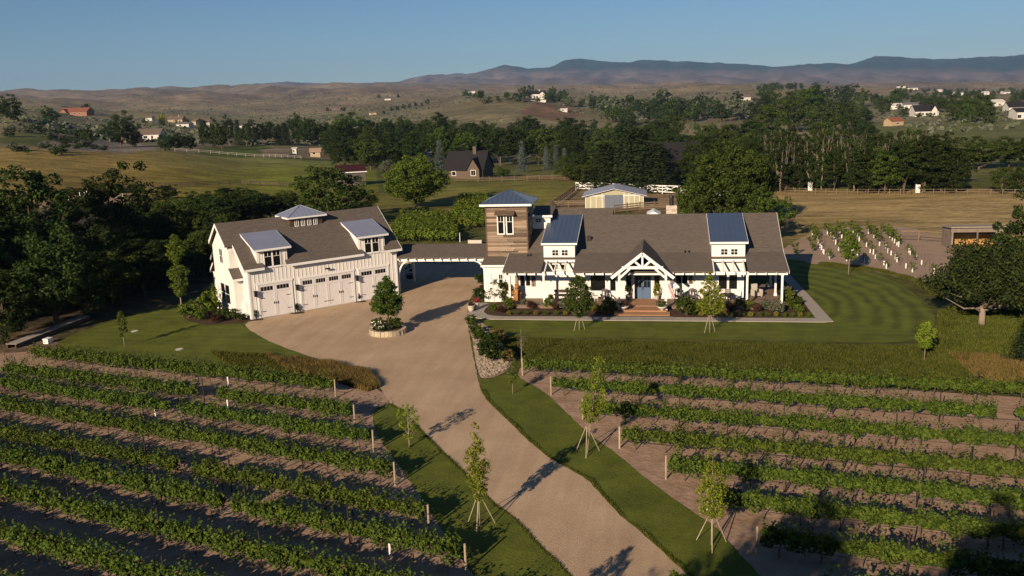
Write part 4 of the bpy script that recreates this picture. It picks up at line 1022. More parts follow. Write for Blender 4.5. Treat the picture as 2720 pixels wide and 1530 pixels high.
profile_tree('columnar_tree', 'tall narrow two-tiered tree beside the shrub bed at the garage corner', gp(485, 840), 24, 7.4, [(1.9, .3), (2.6, .65), (3.6, .75), (4.2, 1.0), (4.5, .7), (4.75, .18), (5.2, .3), (5.8, .85), (6.5, .75), (7.4, .2)], 8000, .14, K['leafbr'], PB, r0=.07, clump=.22, branches=16)
profile_tree('lawn_tree', 'round-headed small tree on the striped side lawn before the young vineyard', gp(2254, 730), 25, 4.5, [(1.6, .3), (2.2, .95), (3.0, 1.05), (3.8, .7), (4.5, .2)], 5000, .14, K['leafbr'], PB, r0=.05, clump=.22)
profile_tree('lawn_tree', 'yellow-green sapling at the rounded lawn corner below the dark maple', gp(2455, 957), 26, 2.9, [(.9, .2), (1.4, .6), (2.1, .6), (2.9, .1)], 2600, .11, K['sapleaf'], PB, r0=.03)
profile_tree('ornamental_tree', 'small pale-flowered tree in the bed against the white wing wall', gp(1314, 812), 27, 2.6, [(.7, .2), (1.3, .55), (2.0, .6), (2.6, .2)], 700, .11, K['leafsage'], PB, r0=.03, branches=16)

# round stone planter in the drive
pc = gp(1031, 884); prad = 1.55
pl_o = thing('stone_planter', 'round raised planter of tan stone blocks standing in the gravel drive', 'planter', (pc[0], pc[1], 0))
for k in range(30):
    t0 = 2*pi*k/30; t1 = 2*pi*(k+1)/30-.012; mb = MB(); ro = prad+rng.uniform(-.03, .03); ri = prad-.3; zt = .44+rng.uniform(-.02, .02)
    f = lambda r, t, z: (r*cos(t), r*sin(t), z)
    mb.hexa([f(ri, t0, -.05), f(ro, t0, -.05), f(ro, t1, -.05), f(ri, t1, -.05), f(ri, t0, zt), f(ro-.04, t0, zt), f(ro-.04, t1, zt), f(ri, t1, zt)])
    mb.build('stone', K['stone'], pl_o)
MB().lathe([(prad-.3, -.02), (prad-.3, .34)], n=30).build('soil', K['mulch'], pl_o)
profile_tree('planter_tree', 'round-headed dark green tree growing from the stone planter in the drive', (pc[0]+.05, pc[1]+.1, .33), 28, 4.35, [(1.25, .6), (1.7, 1.25), (2.3, 1.35), (3.0, 1.0), (3.8, .5), (4.35, .1)], 9000, .15, K['leafmd'], K['bark'], r0=.06, clump=.26, branches=16)

# ------------------------------------------------------------------ shrubs
LM = {'br': K['leafbr'], 'md': K['leafmd'], 'dk': K['leafdk'], 'sage': K['leafsage'], 'red': K['leafred'], 'yl': K['leafyl'], 'dry': K['grassdry']}
proto = {}
def shrub(px, w, kind, label, name='shrub', h=None, z=0.0, group=None, loc=None, grassy=False):
    key = (kind, grassy, rng.randrange(3) if not grassy else 0)
    if key not in proto:
        rs = np.random.RandomState(100+len(proto)*7)
        if grassy:
            n = 420; a = rs.uniform(0, 2*pi, n); r = .12*np.sqrt(rs.uniform(0, 1, n)); t = rs.uniform(.15, .95, n); ht = rs.uniform(.55, 1, n)
            b = np.stack([r*np.cos(a), r*np.sin(a), np.zeros(n)], 1); out = np.stack([np.cos(a)*t*.5, np.sin(a)*t*.5, ht*(1-.25*t*t)], 1)
            s = np.stack([-np.sin(a), np.cos(a), a*0], 1)*.018
            mid = b+out*np.array([.45, .45, .62])
            V = np.stack([b-s, b+s, mid+s, mid-s], 1); V2 = np.stack([mid-s, mid+s, b+out+s*.2, b+out-s*.2], 1)
            V = np.concatenate([V.reshape(-1, 3), V2.reshape(-1, 3)]); me = mesh_np('foliage', V, np.arange(len(V)).reshape(-1, 4), LM[kind])
            at = me.attributes.new('leafrand', 'FLOAT', 'POINT'); lr = np.repeat(rs.uniform(0, 1, n), 4); at.data.foreach_set('value', np.concatenate([lr, lr]).astype(np.float32))
        else:
            C = crown_round(rs, .95, 1.0, .05, 46, .25); P, N = clump_pts(C, .15*rs.uniform(.7, 1.3, 46), 26, rs, .1); P[:, 2] = np.maximum(P[:, 2], .0)
            me = leafmesh('foliage', P, N, .11, LM[kind], rs, .6)
        st = MB()
        for q in range(5):
            t = 2*pi*q/5; st.tube([(0, 0, -.05), (.2*cos(t), .2*sin(t), .55)], [.02, .008], 4)
        proto[key] = (me, st.mesh('stem', K['bark']))
    me, st = proto[key]
    P = np.array(loc if loc is not None else gp(px[0], px[1])); h = h or w*.85
    o = thing(name, label, 'shrub', (P[0], P[1], z), rng.uniform(0, 6.28), group, (w, w, h))
    link('foliage', me, o); link('stem', st, o)
    return o
G1 = 'clipped balls edging the front bed'
ballx = [1352, 1372, 1398, 1424, 1451, 1478, 1502, 1526, 1548] + [1862, 1883, 1905, 1926, 1950, 1972, 1994, 2018, 2040, 2062, 2084, 2106, 2126, 2146]
for i, x in enumerate(ballx):
    shrub((x, 836.5 + (x-1352)*.0075), .5, 'br' if i % 3 else 'yl', 'small clipped round shrub in the mulch edge row along the front walk', 'clipped_shrub', .42, .02, G1)
bed = [(1312, 828, .9, 'br', 'low bright shrub at the rounded left tip of the front bed'), (1330, 832, .8, 'red', 'small reddish shrub near the left tip of the front bed'), (1352, 822, 1.3, 'br', 'large light green shrub before the left porch post'),
 (1396, 816, 1.0, 'sage', 'grey-green shrub under the left double window'), (1413, 822, .95, 'red', 'dark red rose shrub left of the second porch post'), (1455, 818, 1.1, 'br', 'bright green shrub before the second porch post'), (1477, 824, .95, 'red', 'dark red shrub right of the second porch post'),
 (1506, 824, 1.4, 'sage', 'wide grey lavender clump left of the staked lawn tree'), (1530, 828, .9, 'red', 'dark shrub hidden behind the left lawn tree'), (1556, 824, 1.2, 'br', 'bright shrub behind the left lawn tree trunk'), (1582, 828, .95, 'yl', 'yellow-flowering shrub left of the big round bush'),
 (1617, 834, 1.8, 'md', 'big round bush at the left end of the entry steps'), (1824, 838, 2.1, 'md', 'big round bush at the right end of the entry steps'), (1866, 826, 1.35, 'br', 'light green shrub left of the right lawn tree'), (1905, 822, 1.4, 'br', 'yellow-green shrub behind the right lawn tree trunk'),
 (1938, 826, 1.0, 'red', 'dark wine-coloured shrub before the dining set'), (1962, 818, 1.0, 'dk', 'dark green shrub left of the third porch post'), (1986, 822, 1.1, 'br', 'spiky green shrub at the foot of the third porch post'), (2010, 828, 1.0, 'red', 'brownish shrub right of the third porch post'),
 (2034, 822, 1.1, 'sage', 'pale grey shrub between the two right porch posts'), (2062, 832, 1.4, 'sage', 'wide lavender clump under the right corner post'), (2090, 812, 1.3, 'br', 'tall bright shrub outside the right corner post'), (2108, 824, 1.1, 'md', 'green shrub in the right bed corner'),
 (2124, 832, .95, 'br', 'light green shrub at the bed corner by the side walk'), (2092, 790, 1.1, 'sage', 'tall pale grass shrub beside the rear porch post'), (2104, 800, 1.0, 'dk', 'dark shrub with white flowers by the side walk'), (2118, 812, 1.0, 'md', 'green shrub along the inner side walk edge'), (2080, 776, .9, 'md', 'shrub at the shaded side of the porch'),
 (1282, 800, 1.7, 'dk', 'big dark shrub at the left corner of the white wing'), (1306, 798, 1.0, 'dk', 'dark spiky shrub under the white wing window'), (1346, 800, 1.7, 'br', 'tall bright bush left of the carved statue'),
 (1252, 864, 1.1, 'md', 'green shrub where the walk meets the drive'), (1262, 888, 1.2, 'md', 'green shrub on the stones beside the drive'), (1274, 903, 1.4, 'md', 'rounded green shrub above the rock bed'), (1300, 930, 1.7, 'dk', 'dark bush in the middle of the rock bed'), (1308, 962, 2.1, 'dk', 'largest dark bush at the lower end of the rock bed'), (1322, 905, 1.3, 'dry', 'tan feathery shrub above the rock bed'), (1350, 962, 1.2, 'dry', 'rusty grass clump right of the rock bed'),
 (500, 846, 1.9, 'br', 'bright bush at the outer end of the garage bed'), (532, 850, 1.3, 'br', 'light green shrub in the middle of the garage bed'), (560, 842, 2.3, 'br', 'largest bush under the garage side window'), (596, 850, 1.4, 'md', 'green shrub by the garage utility cabinet'), (622, 848, 1.2, 'md', 'low shrub near the garage front corner'), (642, 852, .9, 'dk', 'small dark shrub at the garage front corner'), (575, 858, 1.0, 'red', 'low brown shrub at the front of the garage bed'),
 (1281, 756, 1.5, 'dk', 'dark shrub at the right end post of the breezeway')]
for x, y, w, kd, lb in bed: shrub((x, y), w, kd, lb, h=(w*1.25 if 'tall' in lb or 'largest bush' in lb else None))
for (dx, dy, w, kd, lb) in ((-.75, -.2, 1.2, 'md', 'leafy flowering clump on the left side of the stone planter'), (.65, .15, 1.15, 'md', 'leafy clump on the right side of the stone planter'), (-.2, -.75, .8, 'dk', 'low white-flowered clump at the front of the stone planter'), (0, .8, 1.0, 'dk', 'dark clump behind the planter tree trunk'), (.2, -.45, .7, 'sage', 'grey low clump before the planter tree trunk')):
    s = shrub(None, w, kd, lb, z=.33, loc=(pc[0]+dx, pc[1]+dy, 0))
    if 'flower' in lb:
        for q in range(9):
            t = rng.uniform(3.4, 5.9); MB().ball((0, 0, 0), .045, 6, 4).build('flower', K['petal'], s, loc=(.42*cos(t-s.rotation_euler[2]), .42*sin(t-s.rotation_euler[2]), rng.uniform(.45, .8)))
# cone topiaries in mulch pads by the garage doors
for i, (p, lb) in enumerate((((680, 848), 'dark cone shrub left of the first garage door'), ((790, 830), 'cone shrub between the first and second garage doors'), ((955, 800), 'cone shrub between the second and third garage doors'))):
    P = gp(*p); sheet('garden_bed', [(P[0]+.75*cos(t), P[1]-.15+.5*sin(t)) for t in np.linspace(0, 2*pi, 14)[:-1]], .024, K['mulch'], .05, world_pts=True)
    shrub(None, .38, 'dk', lb, 'cone_shrub', .95, .02, loc=P)

# ------------------------------------------------------------------ vineyard rows
def vine_row(P0, ang, L, label, group, seed, h0=.48, h1=1.42, wd=.45, dens=340, leaf=.122, gaps=(), post_m=None, end_m=None, m=None, flip=1, post_step=5.6, end_h=1.24):
    """trellised row: P0 = end post, running L metres along heading ang"""
    rs = np.random.RandomState(seed)
    root = thing('vine_row', label, 'vine row', (P0[0], P0[1], 0), ang, group)
    n = int(L*dens); s = rs.uniform(.15, L, n)
    lump = .84+.42*np.sin(s*3.9+seed)*np.sin(s*1.7+seed*2)+.16*np.sin(s*8.1+seed)+.12*np.sin(s*.9+seed*3)
    keep = np.ones(n, bool)
    for a, b in gaps: keep &= ~((s > a) & (s < b))
    s = s[keep]; lump = lump[keep]; n = len(s)
    t = rs.uniform(0, 2*pi, n); r = np.sqrt(rs.uniform(.2, 1, n))
    hz = (h1-h0)/2; P = np.stack([s, r*np.cos(t)*wd*lump, (h0+h1)/2+r*np.sin(t)*hz*lump-.02], 1)
    k = int(L*9); ss = rs.uniform(.2, L, k); q = 5      # upright shoots
    keep = np.ones(k, bool)
    for a, b in gaps: keep &= ~((ss > a) & (ss < b))
    ss = ss[keep]; k = len(ss)
    sh = np.stack([np.repeat(ss, q)+rs.normal(0, .05, k*q), np.repeat(rs.normal(0, .12, k), q)+rs.normal(0, .04, k*q), h1-.1+np.tile(np.linspace(.02, .34, q), k)*np.repeat(rs.uniform(.2, 1.7, k), q)], 1)
    P = np.concatenate([P, sh]); N = np.stack([P[:, 0]*0, P[:, 1]*2.2, (P[:, 2]-.8)*1.2], 1)
    nc = int(L*70); sc = rs.uniform(.2, L, nc); kc = np.ones(nc, bool)
    for a, b in gaps: kc &= ~((sc > a) & (sc < b))
    sc = sc[kc]; nc = len(sc); tc_ = rs.uniform(0, 2*pi, nc); rc = np.sqrt(rs.uniform(0, .30, nc)); lc = .85+.2*np.sin(sc*3.9+seed)*np.sin(sc*1.7+seed*2)
    Pc = np.stack([sc, rc*np.cos(tc_)*wd*lc, (h0+h1)/2+rc*np.sin(tc_)*hz*1.15*lc], 1)
    V_ = leafmesh('foliage', P, N, leaf, m or K['vine'], rs, .8); link('foliage', V_, root)
    link('foliage', leafmesh('foliage', Pc, np.tile([0, -1.0, .2], (nc, 1)), .27, m or K['vine'], rs, .9), root)  # oversized core leaves added inside the row to block sunlight
    MB().tube([(0, 0, -.2), (0, 0, end_h)], [.052, .048], 8).build('end_post', end_m or K['postwood'], root)
    MB().bar((0, 0, .42), (L, 0, .42), .018, .018).build('drip_line', K['wire'], root)
    for z in (.85, 1.2): MB().bar((0, 0, z), (L, 0, z), .008, .008).build('wire', K['wire'], root)
    x = post_step
    while x < L: link('line_post', LINEP, root, (x, 0, 0)); x += post_step
    x = .9
    while x < L:
        if not any(a < x < b for a, b in gaps): link('vine_trunk', VT[rs.randint(3)], root, (x, 0, 0), rs.uniform(0, 6))
        x += 1.55
    return root
LINEP = MB().tube([(0, 0, -.2), (0, 0, 1.8)], [.036, .034], 6).mesh('line_post', K['wire'])
VT = []
for q in range(3):
    mb = MB(); mb.tube([(0, 0, -.1), (.05*(q-1), .04, .3), (.02, -.03*q, .62), (.16*(q-1), 0, .86)], [.035, .028, .026, .015], 6); mb.tube([(.02, -.03*q, .6), (-.18, 0, .82)], [.02, .012], 5); VT.append(mb.mesh('vine_trunk', K['bark']))
Rends = [(1388, 997, -6.5), (1464, 1049, -8.2), (1548, 1115, -9.3), (1646, 1191, -9.8), (1769, 1273, -10.4), None, (2010, 1473, -11.2)]
names = ['first', 'second', 'third', 'fourth', 'fifth', 'sixth', 'seventh', 'eighth', 'ninth']
rp = [gp(e[0], e[1])[:2] if e else None for e in Rends]
rp[5] = (rp[4]+rp[6])/2; 
RA = [-6.5, -8.2, -9.3, -9.8, -10.4, -10.8, -11.2, -11.6]
rp.append(rp[6]+(rp[6]-rp[5])); 
for i, P in enumerate(rp):
    g = [] if i != 1 else [(25.2, 26.2)]
    vine_row(P, radians(RA[i]), 38-i*1.5, '%s vine row right of the drive, counted from the long grass' % names[i], 'right vineyard rows', 300+i, .44, 1.32, .52, gaps=g)
Lends = [(892, 1057), (943, 1128), (993, 1200), (1050, 1290), (1140, 1410), (1238, 1520)]
lp = [gp(*e)[:2] for e in Lends]; lp += [lp[-1]+np.array([2.45, -3.95])*k for k in (1, 2, 3)]
LL = [27.0, 29.2, 38, 38, 37, 36, 36, 36, 36]
gapsL = [[], [(10.0, 11.8)], [(13.6, 14.6)], [], [(13.5, 14.6)], [(11.8, 12.6)], [], [], []]
for i, P in enumerate(lp):
    vine_row(P, radians(180-14.6+(.9 if i < 2 else -.3*i)), LL[i], '%s vine row left of the drive, counted from the lawn' % names[i], 'left vineyard rows', 330+i, .45, 1.40, .48, gaps=gapsL[i], end_m=K['stake'])
tube_me = MB().tube([(0, 0, -.02), (0, 0, .62)], [.055, .055], 8).mesh('grow_tube', K['white'])
for p, lb in (((607, 1024), 'white grow tube standing at the gap of the second left vine row'), ((606, 1084), 'thick white grow tube between the second and third left vine rows'), ((414, 1110), 'white grow tube beside the third left vine row gap'), ((1037, 1478), 'white grow tube at the end of the sixth left vine row')):
    P = gp(*p); tag(link('grow_tube', tube_me, None, (P[0], P[1], 0)), lb, 'tube')
# rows of the rear vineyard behind the breezeway
for i in range(8):
    P0 = gp(1222-5*i, 643-7.2*i); L = P0[0]-gp(1038+4*i, 643-7.2*i)[0]
    vine_row(P0, pi-.02, L, '%s row of the lush rear vineyard, counted from the breezeway' % names[i], 'rear vineyard rows', 360+i, .3, 1.95, .85, 130, .25, m=K['leafbr'], end_m=K['trim'] if i < 2 else K['stake'])
for i in range(6):
    P0 = gp(1300, 606-13*i); L = P0[0]-gp(1190+6*i, 606-13*i)[0]
    vine_row(P0, pi-.02, L, '%s row of the far rear vineyard beside the round tree' % names[i], 'far rear vineyard rows', 370+i, .3, 1.7, .8, 110, .28, m=K['leafbr'], end_m=K['stake'])
P0 = gp(1263, 649); o = thing('planter_box', 'cream wooden box before the rear vineyard soil', 'planter', P0); MB().box(-.9, .9, -.4, .4, 0, .62).build('box', K['potpale'], o); MB().box(-.84, .84, -.34, .34, .5, .64).build('soil', K['mulch'], o)
# young vineyard with white grow tubes
yv_leaf = []
for q in range(3):
    rs = np.random.RandomState(500+q); C = np.stack([rs.normal(0, .13, 14), rs.normal(0, .13, 14), rs.uniform(.5, 1.35, 14)], 1); P, N = clump_pts(C, np.full(14, .15), 16, rs, .1); yv_leaf.append(leafmesh('foliage', P, N, .12, K['leafbr'], rs, .7))
yv_stake = MB().tube([(0, 0, -.1), (0, 0, 1.5)], [.025, .022], 5).mesh('stake', K['bark'])
yv_tube = MB().tube([(0, 0, 0), (0, 0, .55)], [.07, .07], 7).mesh('grow_tube', K['white'])
A0 = gp(2200, 688); rowv = np.array(gp(2145, 612)[:2]-gp(2203, 690)[:2]); rowv /= np.linalg.norm(rowv); step = 1.15; cross = np.array([rowv[1], -rowv[0]])
if cross[0] < 0: cross = -cross
G2 = 'young vines with white grow tubes'
r2 = random.Random(12)
for i, (p0, p1, n) in enumerate((((2204, 690), (2160, 624), 12), ((2254, 694), (2200, 622), 12), ((2300, 702), (2228, 620), 13), ((2355, 712), (2262, 616), 14), ((2415, 722), (2306, 620), 15), ((2476, 728), (2348, 620), 16))):
    a, b = gp(*p0), gp(*p1)
    for k in range(n):
        P = a+(b-a)*k/(n-1); P = P+np.array([r2.uniform(-.25, .25), r2.uniform(-.5, .5), 0])
        o = thing('young_vine', 'young staked vine in the tan soil plot beyond the side lawn', 'vine', (P[0], P[1], 0), r2.uniform(0, 6), G2)
        far = k > n*.62
        if r2.random() < .72: link('grow_tube', yv_tube, o, (.0, .0, 0), 0, (1, 1, r2.uniform(.8, 1.15)))
        link('stake', yv_stake, o, (.1, .03, 0), 0, (1, 1, r2.uniform(.7, 1.15)))
        if far or r2.random() < .4: link('foliage', yv_leaf[r2.randrange(3)], o, (0, 0, 0), 0, (1.5, 1.5, r2.uniform(.9, 1.3)) if far else (.9, .9, .7))
for p, s in (((2158, 668), 1.5), ((2112, 678), 1.2)):
    P = gp(*p); o = thing('young_vine', 'leafy vine on a stake at the house end of the young plot', 'vine', (P[0], P[1], 0), 0, 'leafy vines near the house')
    link('stake', yv_stake, o); link('foliage', yv_leaf[1], o, (0, 0, -.2*s), 0, (s*1.3, s*1.3, s))

# ------------------------------------------------------------------ tall grass (nobody could count it)
def blades(name, polys, n, h, m, label, seed, bw=.03):
    rs = np.random.RandomState(seed); P = []
    for poly, share in polys:
        W = np.array([gp(*p)[:2] for p in poly]); lo, hi = W.min(0), W.max(0); need = int(n*share); got = 0
        while got < need:
            q = rs.uniform(lo, hi, (need*2, 2)); k = in_poly(q[:, 0], q[:, 1], [tuple(w) for w in W]); q = q[k][:need-got]; P.append(q); got += len(q)
            if len(q) == 0: break
    P = np.concatenate(P); k = len(P); a = rs.uniform(0, 2*pi, k); clum = .75+.35*np.sin(P[:, 0]*1.3)*np.cos(P[:, 1]*1.7)
    hh = h*rs.uniform(.55, 1.2, k)*clum; s = np.stack([np.cos(a), np.sin(a), a*0], 1)*bw
    b = np.concatenate([P, np.zeros((k, 1))], 1); l = np.stack([rs.normal(.08, .12, k)*hh, rs.normal(.05, .12, k)*hh, hh], 1)
    V = np.stack([b-s, b+s, b+l+s*.25, b+l-s*.25], 1).reshape(-1, 3)
    me = mesh_np(name, V, np.arange(len(V)).reshape(-1, 4), m)
    at = me.attributes.new('leafrand', 'FLOAT', 'POINT'); at.data.foreach_set('value', np.repeat(rs.uniform(0, 1, k), 4).astype(np.float32))
    o = tag(link(name, me), label, 'grass'); o['kind'] = 'stuff'; return o
band = [(1325, 893), (1500, 902), (1800, 908), (2100, 912), (2400, 920), (2480, 905), (2560, 960), (2760, 990), (2760, 1040), (2400, 1020), (2100, 998), (1700, 972), (1420, 955), (1360, 945)]
blades('tall_grass', [(band, 1.0)], 80000, .17, K['grassmix'], 'olive tall grass band between the front lawn and the right vine rows', 71, .022)
blades('tall_grass', [([(2490, 830), (2560, 800), (2780, 840), (2780, 1010), (2600, 990), (2480, 910)], 1.0)], 34000, .22, K['grassmix'], 'rough meadow grass under and beside the dark maple', 72)
blades('dry_grass', [([(2520, 940), (2640, 945), (2760, 970), (2760, 1030), (2600, 1010)], 1.0)], 16000, .36, K['grassdry'], 'patch of dry golden grass right of the lawn corner', 73, .02)
blades('dry_grass', [([(700, 945), (865, 965), (985, 996), (1010, 1030), (975, 1042), (880, 1012), (760, 985)], 1.0)], 30000, .45, K['grassdry'], 'tan grass fringe between the left vines and the drive', 74, .018)
blades('tall_grass', [([(560, 935), (760, 950), (865, 968), (900, 1000), (760, 985), (600, 968)], 1.0)], 9000, .28, K['grassmix'], 'green-brown grass behind the first left vine row', 75)
blades('tall_grass', [([(2170, 703), (2330, 722), (2420, 745), (2500, 800), (2500, 770), (2420, 735), (2330, 714), (2180, 697)], 1.0)], 9000, .2, K['grassmix'], 'unmown grass rim between side lawn and young vineyard', 76)

off = lambda L, d: [(x+d, y) for x, y in L]
blades('verge_grass', [(strip_l_in + off(strip_l_in, -12)[::-1], .5), (strip_r_in + off(strip_r_in, 12)[::-1], .5)], 9000, .11, K['grassmix'], 'ragged grass margin along both edges of the drive', 77, .02)
# cobbles of the rock bed
def stones():
    rs = np.random.RandomState(9); mb = MB(); poly = [tuple(gp(*p)[:2]) for p in [(1240, 862), (1255, 852), (1275, 856), (1305, 885), (1335, 935), (1352, 962), (1345, 982), (1310, 1000), (1279, 1006), (1265, 960), (1258, 905)]]
    W = np.array(poly); lo, hi = W.min(0), W.max(0); c = 0
    r0 = np.array([[1, 0, 0], [-1, 0, 0], [0, 1, 0], [0, -1, 0], [0, 0, 1], [0, 0, -1]], float)
    tri = [(0, 2, 4), (2, 1, 4), (1, 3, 4), (3, 0, 4), (2, 0, 5), (1, 2, 5), (3, 1, 5), (0, 3, 5)]
    while c < 1500:
        q = rs.uniform(lo, hi)
        if not in_poly(np.array([q[0]]), np.array([q[1]]), poly)[0]: continue
        s = rs.uniform(.05, .13); V = r0*s*rs.uniform(.7, 1.3, (6, 3))*np.array([1, 1, .7])+np.array([q[0], q[1], .03+s*.3]); b = len(mb.v)
        mb.v += [tuple(v) for v in V]; mb.f += [tuple(b+i for i in t) for t in tri]; mb.m += [0]*8; c += 1
    return mb
o = tag(stones().build('river_rock', mat('river_stone', (.38, .30, .22), .8, .2, col2=(.22, .18, .15), vscale=3)), 'pale rounded cobbles covering the bed beside the drive bend', 'rocks'); o['kind'] = 'stuff'
# ------------------------------------------------------------------ porch things
DZ = .30
def adirondack(loc, rz, label):
    o = thing('porch_chair', label, 'chair', loc, rz, None); m = K['charcoal']
    for k in range(5): mb = MB(); x = -.24+k*.12; mb.prism([(x-.052, .02, .36), (x+.052, .02, .36), (x+.052, .34, 1.0+.04*(2-abs(k-2))), (x-.052, .34, 1.0+.04*(2-abs(k-2)))], (0, .025, 0)) if k not in (1, 3) else mb.prism([(x-.052, .02, .36), (x+.052, .02, .36), (x+.052, .10, .50), (x-.052, .10, .50)], (0, .025, 0)).prism([(x-.052, .24, .80), (x+.052, .24, .80), (x+.052, .34, 1.05), (x-.052, .34, 1.05)], (0, .025, 0)); mb.build('back_slat', m, o)
    for k in range(4): MB().box(-.30, .30, -.46+k*.13, -.35+k*.13, .38-k*.012, .405-k*.012).build('seat_slat', m, o)
    for s in (-1, 1):
        MB().box(s*.36-.07, s*.36+.07, -.50, .28, .56, .585).build('arm', m, o)
        MB().box(s*.34-.03, s*.34+.03, -.47, -.40, 0, .56).build('leg', m, o); mb = MB(); mb.bar((s*.32, -.45, .34), (s*.32, .42, .02), .05, .09); mb.build('leg', m, o)
    return o
adirondack((-4.9, 79.0, DZ), .1, 'charcoal slatted porch chair left of the blue front door')
adirondack((2.8, 79.2, DZ), -.05, 'charcoal slatted porch chair under the shuttered window')
adirondack((1.6, 79.15, DZ), .05, 'dark slatted porch chair half hidden behind the flag')
def small_table(loc, label, r=.25, h=.5, m=None):
    o = thing('side_table', label, 'table', loc); m = m or K['charcoal']
    MB().lathe([(r, h-.03), (r, h)], n=14).build('table_top', m, o)
    for k in range(3): t = 2*pi*k/3; mb = MB(); mb.bar((r*.8*cos(t), r*.8*sin(t), 0), (r*.5*cos(t), r*.5*sin(t), h-.02), .03, .03); mb.build('leg', m, o)
    return o
small_table((-5.75, 78.9, DZ), 'small pale round side table left of the door-side chair', m=K['potpale']); small_table((2.2, 79.05, DZ), 'small dark side table between the two right porch chairs')
def pot(loc, label, r, h, m, plant, ph, pw, name='potted_plant', prof=None, bowl=False, cone=False):
    o = thing(name, label, 'planter', loc)
    mb = MB(); mb.lathe([(r*.62, 0), (r*.8, h*.35), (r, h*.95), (r*1.08, h), (r*.9, h), (r*.85, h*.9)] if not bowl else [(r*.35, 0), (r*.3, h*.25), (r*.7, h*.55), (r, h), (r*.92, h), (r*.85, h*.85)], n=16)
    mb.build('pot', m, o, True)
    rs = np.random.RandomState(int(abs(loc[0]*97+loc[1]*13)) % 9999)
    if cone:
        n = 60; t = rs.uniform(0, 1, n)**.8; a = rs.uniform(0, 2*pi, n); rr_ = pw/2*np.sin(np.clip(t*.92+.12, 0, 1)*pi)**.7
        C = np.stack([rr_*np.cos(a)*.8, rr_*np.sin(a)*.8, h+t*ph], 1); P, N = clump_pts(C, np.full(n, .09), 34, rs, .1)
    else: C = crown_round(rs, ph, pw, 0, 26, .2); C[:, 2] += h-.05; P, N = clump_pts(C, np.full(26, .12), 30, rs, .1)
    link('foliage', leafmesh('foliage', P, N, .08, plant, rs, .6), o); return o
pot((-2.86, 79.55, DZ), 'dark egg-shaped topiary in a pot left of the blue door', .25, .4, K['terracotta'], K['leafdk'], 1.15, .62, 'potted_topiary', cone=True)
pot((-.30, 79.55, DZ), 'bright egg-shaped topiary in a pale pot right of the blue door', .25, .4, K['potpale'], K['leafyl'], 1.15, .66, 'potted_topiary', cone=True)
pot((-3.15, 75.9, .20), 'wide bowl of plants on the left of the entry steps', .5, .36, K['potpale'], K['leafred'], .5, 1.05, 'planter_bowl', bowl=True)
pot((.15, 75.9, .20), 'wide bowl of plants on the right of the entry steps', .46, .36, K['potpale'], K['leafmd'], .55, .95, 'planter_bowl', bowl=True)
pot((-9.65, 77.75, DZ), 'pale urn with a leafy plant beside the second porch post', .22, .42, K['potpale'], K['leafmd'], .5, .55, 'potted_plant')
a = gp(1252, 828); pot((a[0], a[1], .05), 'pale round pot at the walk end by the drive', .34, .55, K['potpale'], K['leafred'], .3, .5, 'potted_plant')
a = gp(1266, 823); pot((a[0], a[1], .05), 'white urn with dark red flowers at the walk end', .28, .62, K['potpale'], K['red'], .45, .6, 'potted_plant')
a = gp(1282, 779); pot((a[0], a[1], 0), 'white pot with red flowers standing by the wing corner', .24, .5, K['trim'], K['leafred'], .4, .5, 'potted_plant')
a = gp(1275, 787); pot((a[0], a[1], 0), 'pale pot in front of the wing corner shrub', .28, .42, K['trim'], K['leafdk'], .3, .4, 'potted_plant')
a = gp(1089, 740); pot((a[0], a[1], 0), 'dark shrub in a black tub in the breezeway shade', .5, .5, K['black'], K['leafdk'], 1.2, 1.4, 'potted_plant')
# carved wooden statue
o = thing('carved_statue', 'orange carved wooden bear statue standing by the left double window', 'statue', (-12.95, 79.35, DZ))
mb = MB(); mb.lathe([(.34, 0), (.36, .08), (.33, .2), (.36, .5), (.33, .8), (.24, .98), (.2, 1.05)], n=12); mb.ball((0, -.03, 1.2), .24, 12, 8); mb.ball((0, -.24, 1.14), .11, 8, 6); mb.build('body', K['carved'], o, True)
for s in (-1, 1):
    MB().ball((s*.16, 0, 1.4), .075, 8, 6).build('ear', K['carved'], o, True); MB().tube([(s*.3, -.05, .85), (s*.36, -.25, .62), (s*.16, -.38, .6)], [.11, .10, .08], 8).build('arm', K['carved'], o, True); MB().ball((s*.2, -.3, .12), .15, 8, 6).build('foot', K['carved'], o, True)
MB().box(-.38, .38, -.34, .34, 0, .06).build('plinth', K['carved'], o)
# long bench at the wall
o = thing('porch_bench', 'long dark wall bench left of the big porch window', 'bench', (-8.3, 79.6, DZ))
MB().box(-1.3, 1.3, -.22, .22, .42, .47).build('seat', K['darkwood'], o); MB().box(-1.3, 1.3, .18, .22, .62, .86).build('backrest', K['darkwood'], o)
for x in (-1.15, 1.15):
    for y in (-.16, .18): MB().box(x-.04, x+.04, y-.04, y+.04, 0, .42 if y < 0 else .64).build('leg', K['darkwood'], o)
o = thing('round_sign', 'round grey disc leaning on the long wall bench', 'sign', (-7.5, 79.62, DZ+.47)); mb = MB(); mb.tube([(0, 0, .28), (0, .03, .285)], [.28, .28], 18); mb.build('disc', K['potpale'], o); mb = MB(); mb.tube([(0, -.004, .28), (0, .0, .28)], [.2, .2], 18); mb.build('face', K['concrete'], o)
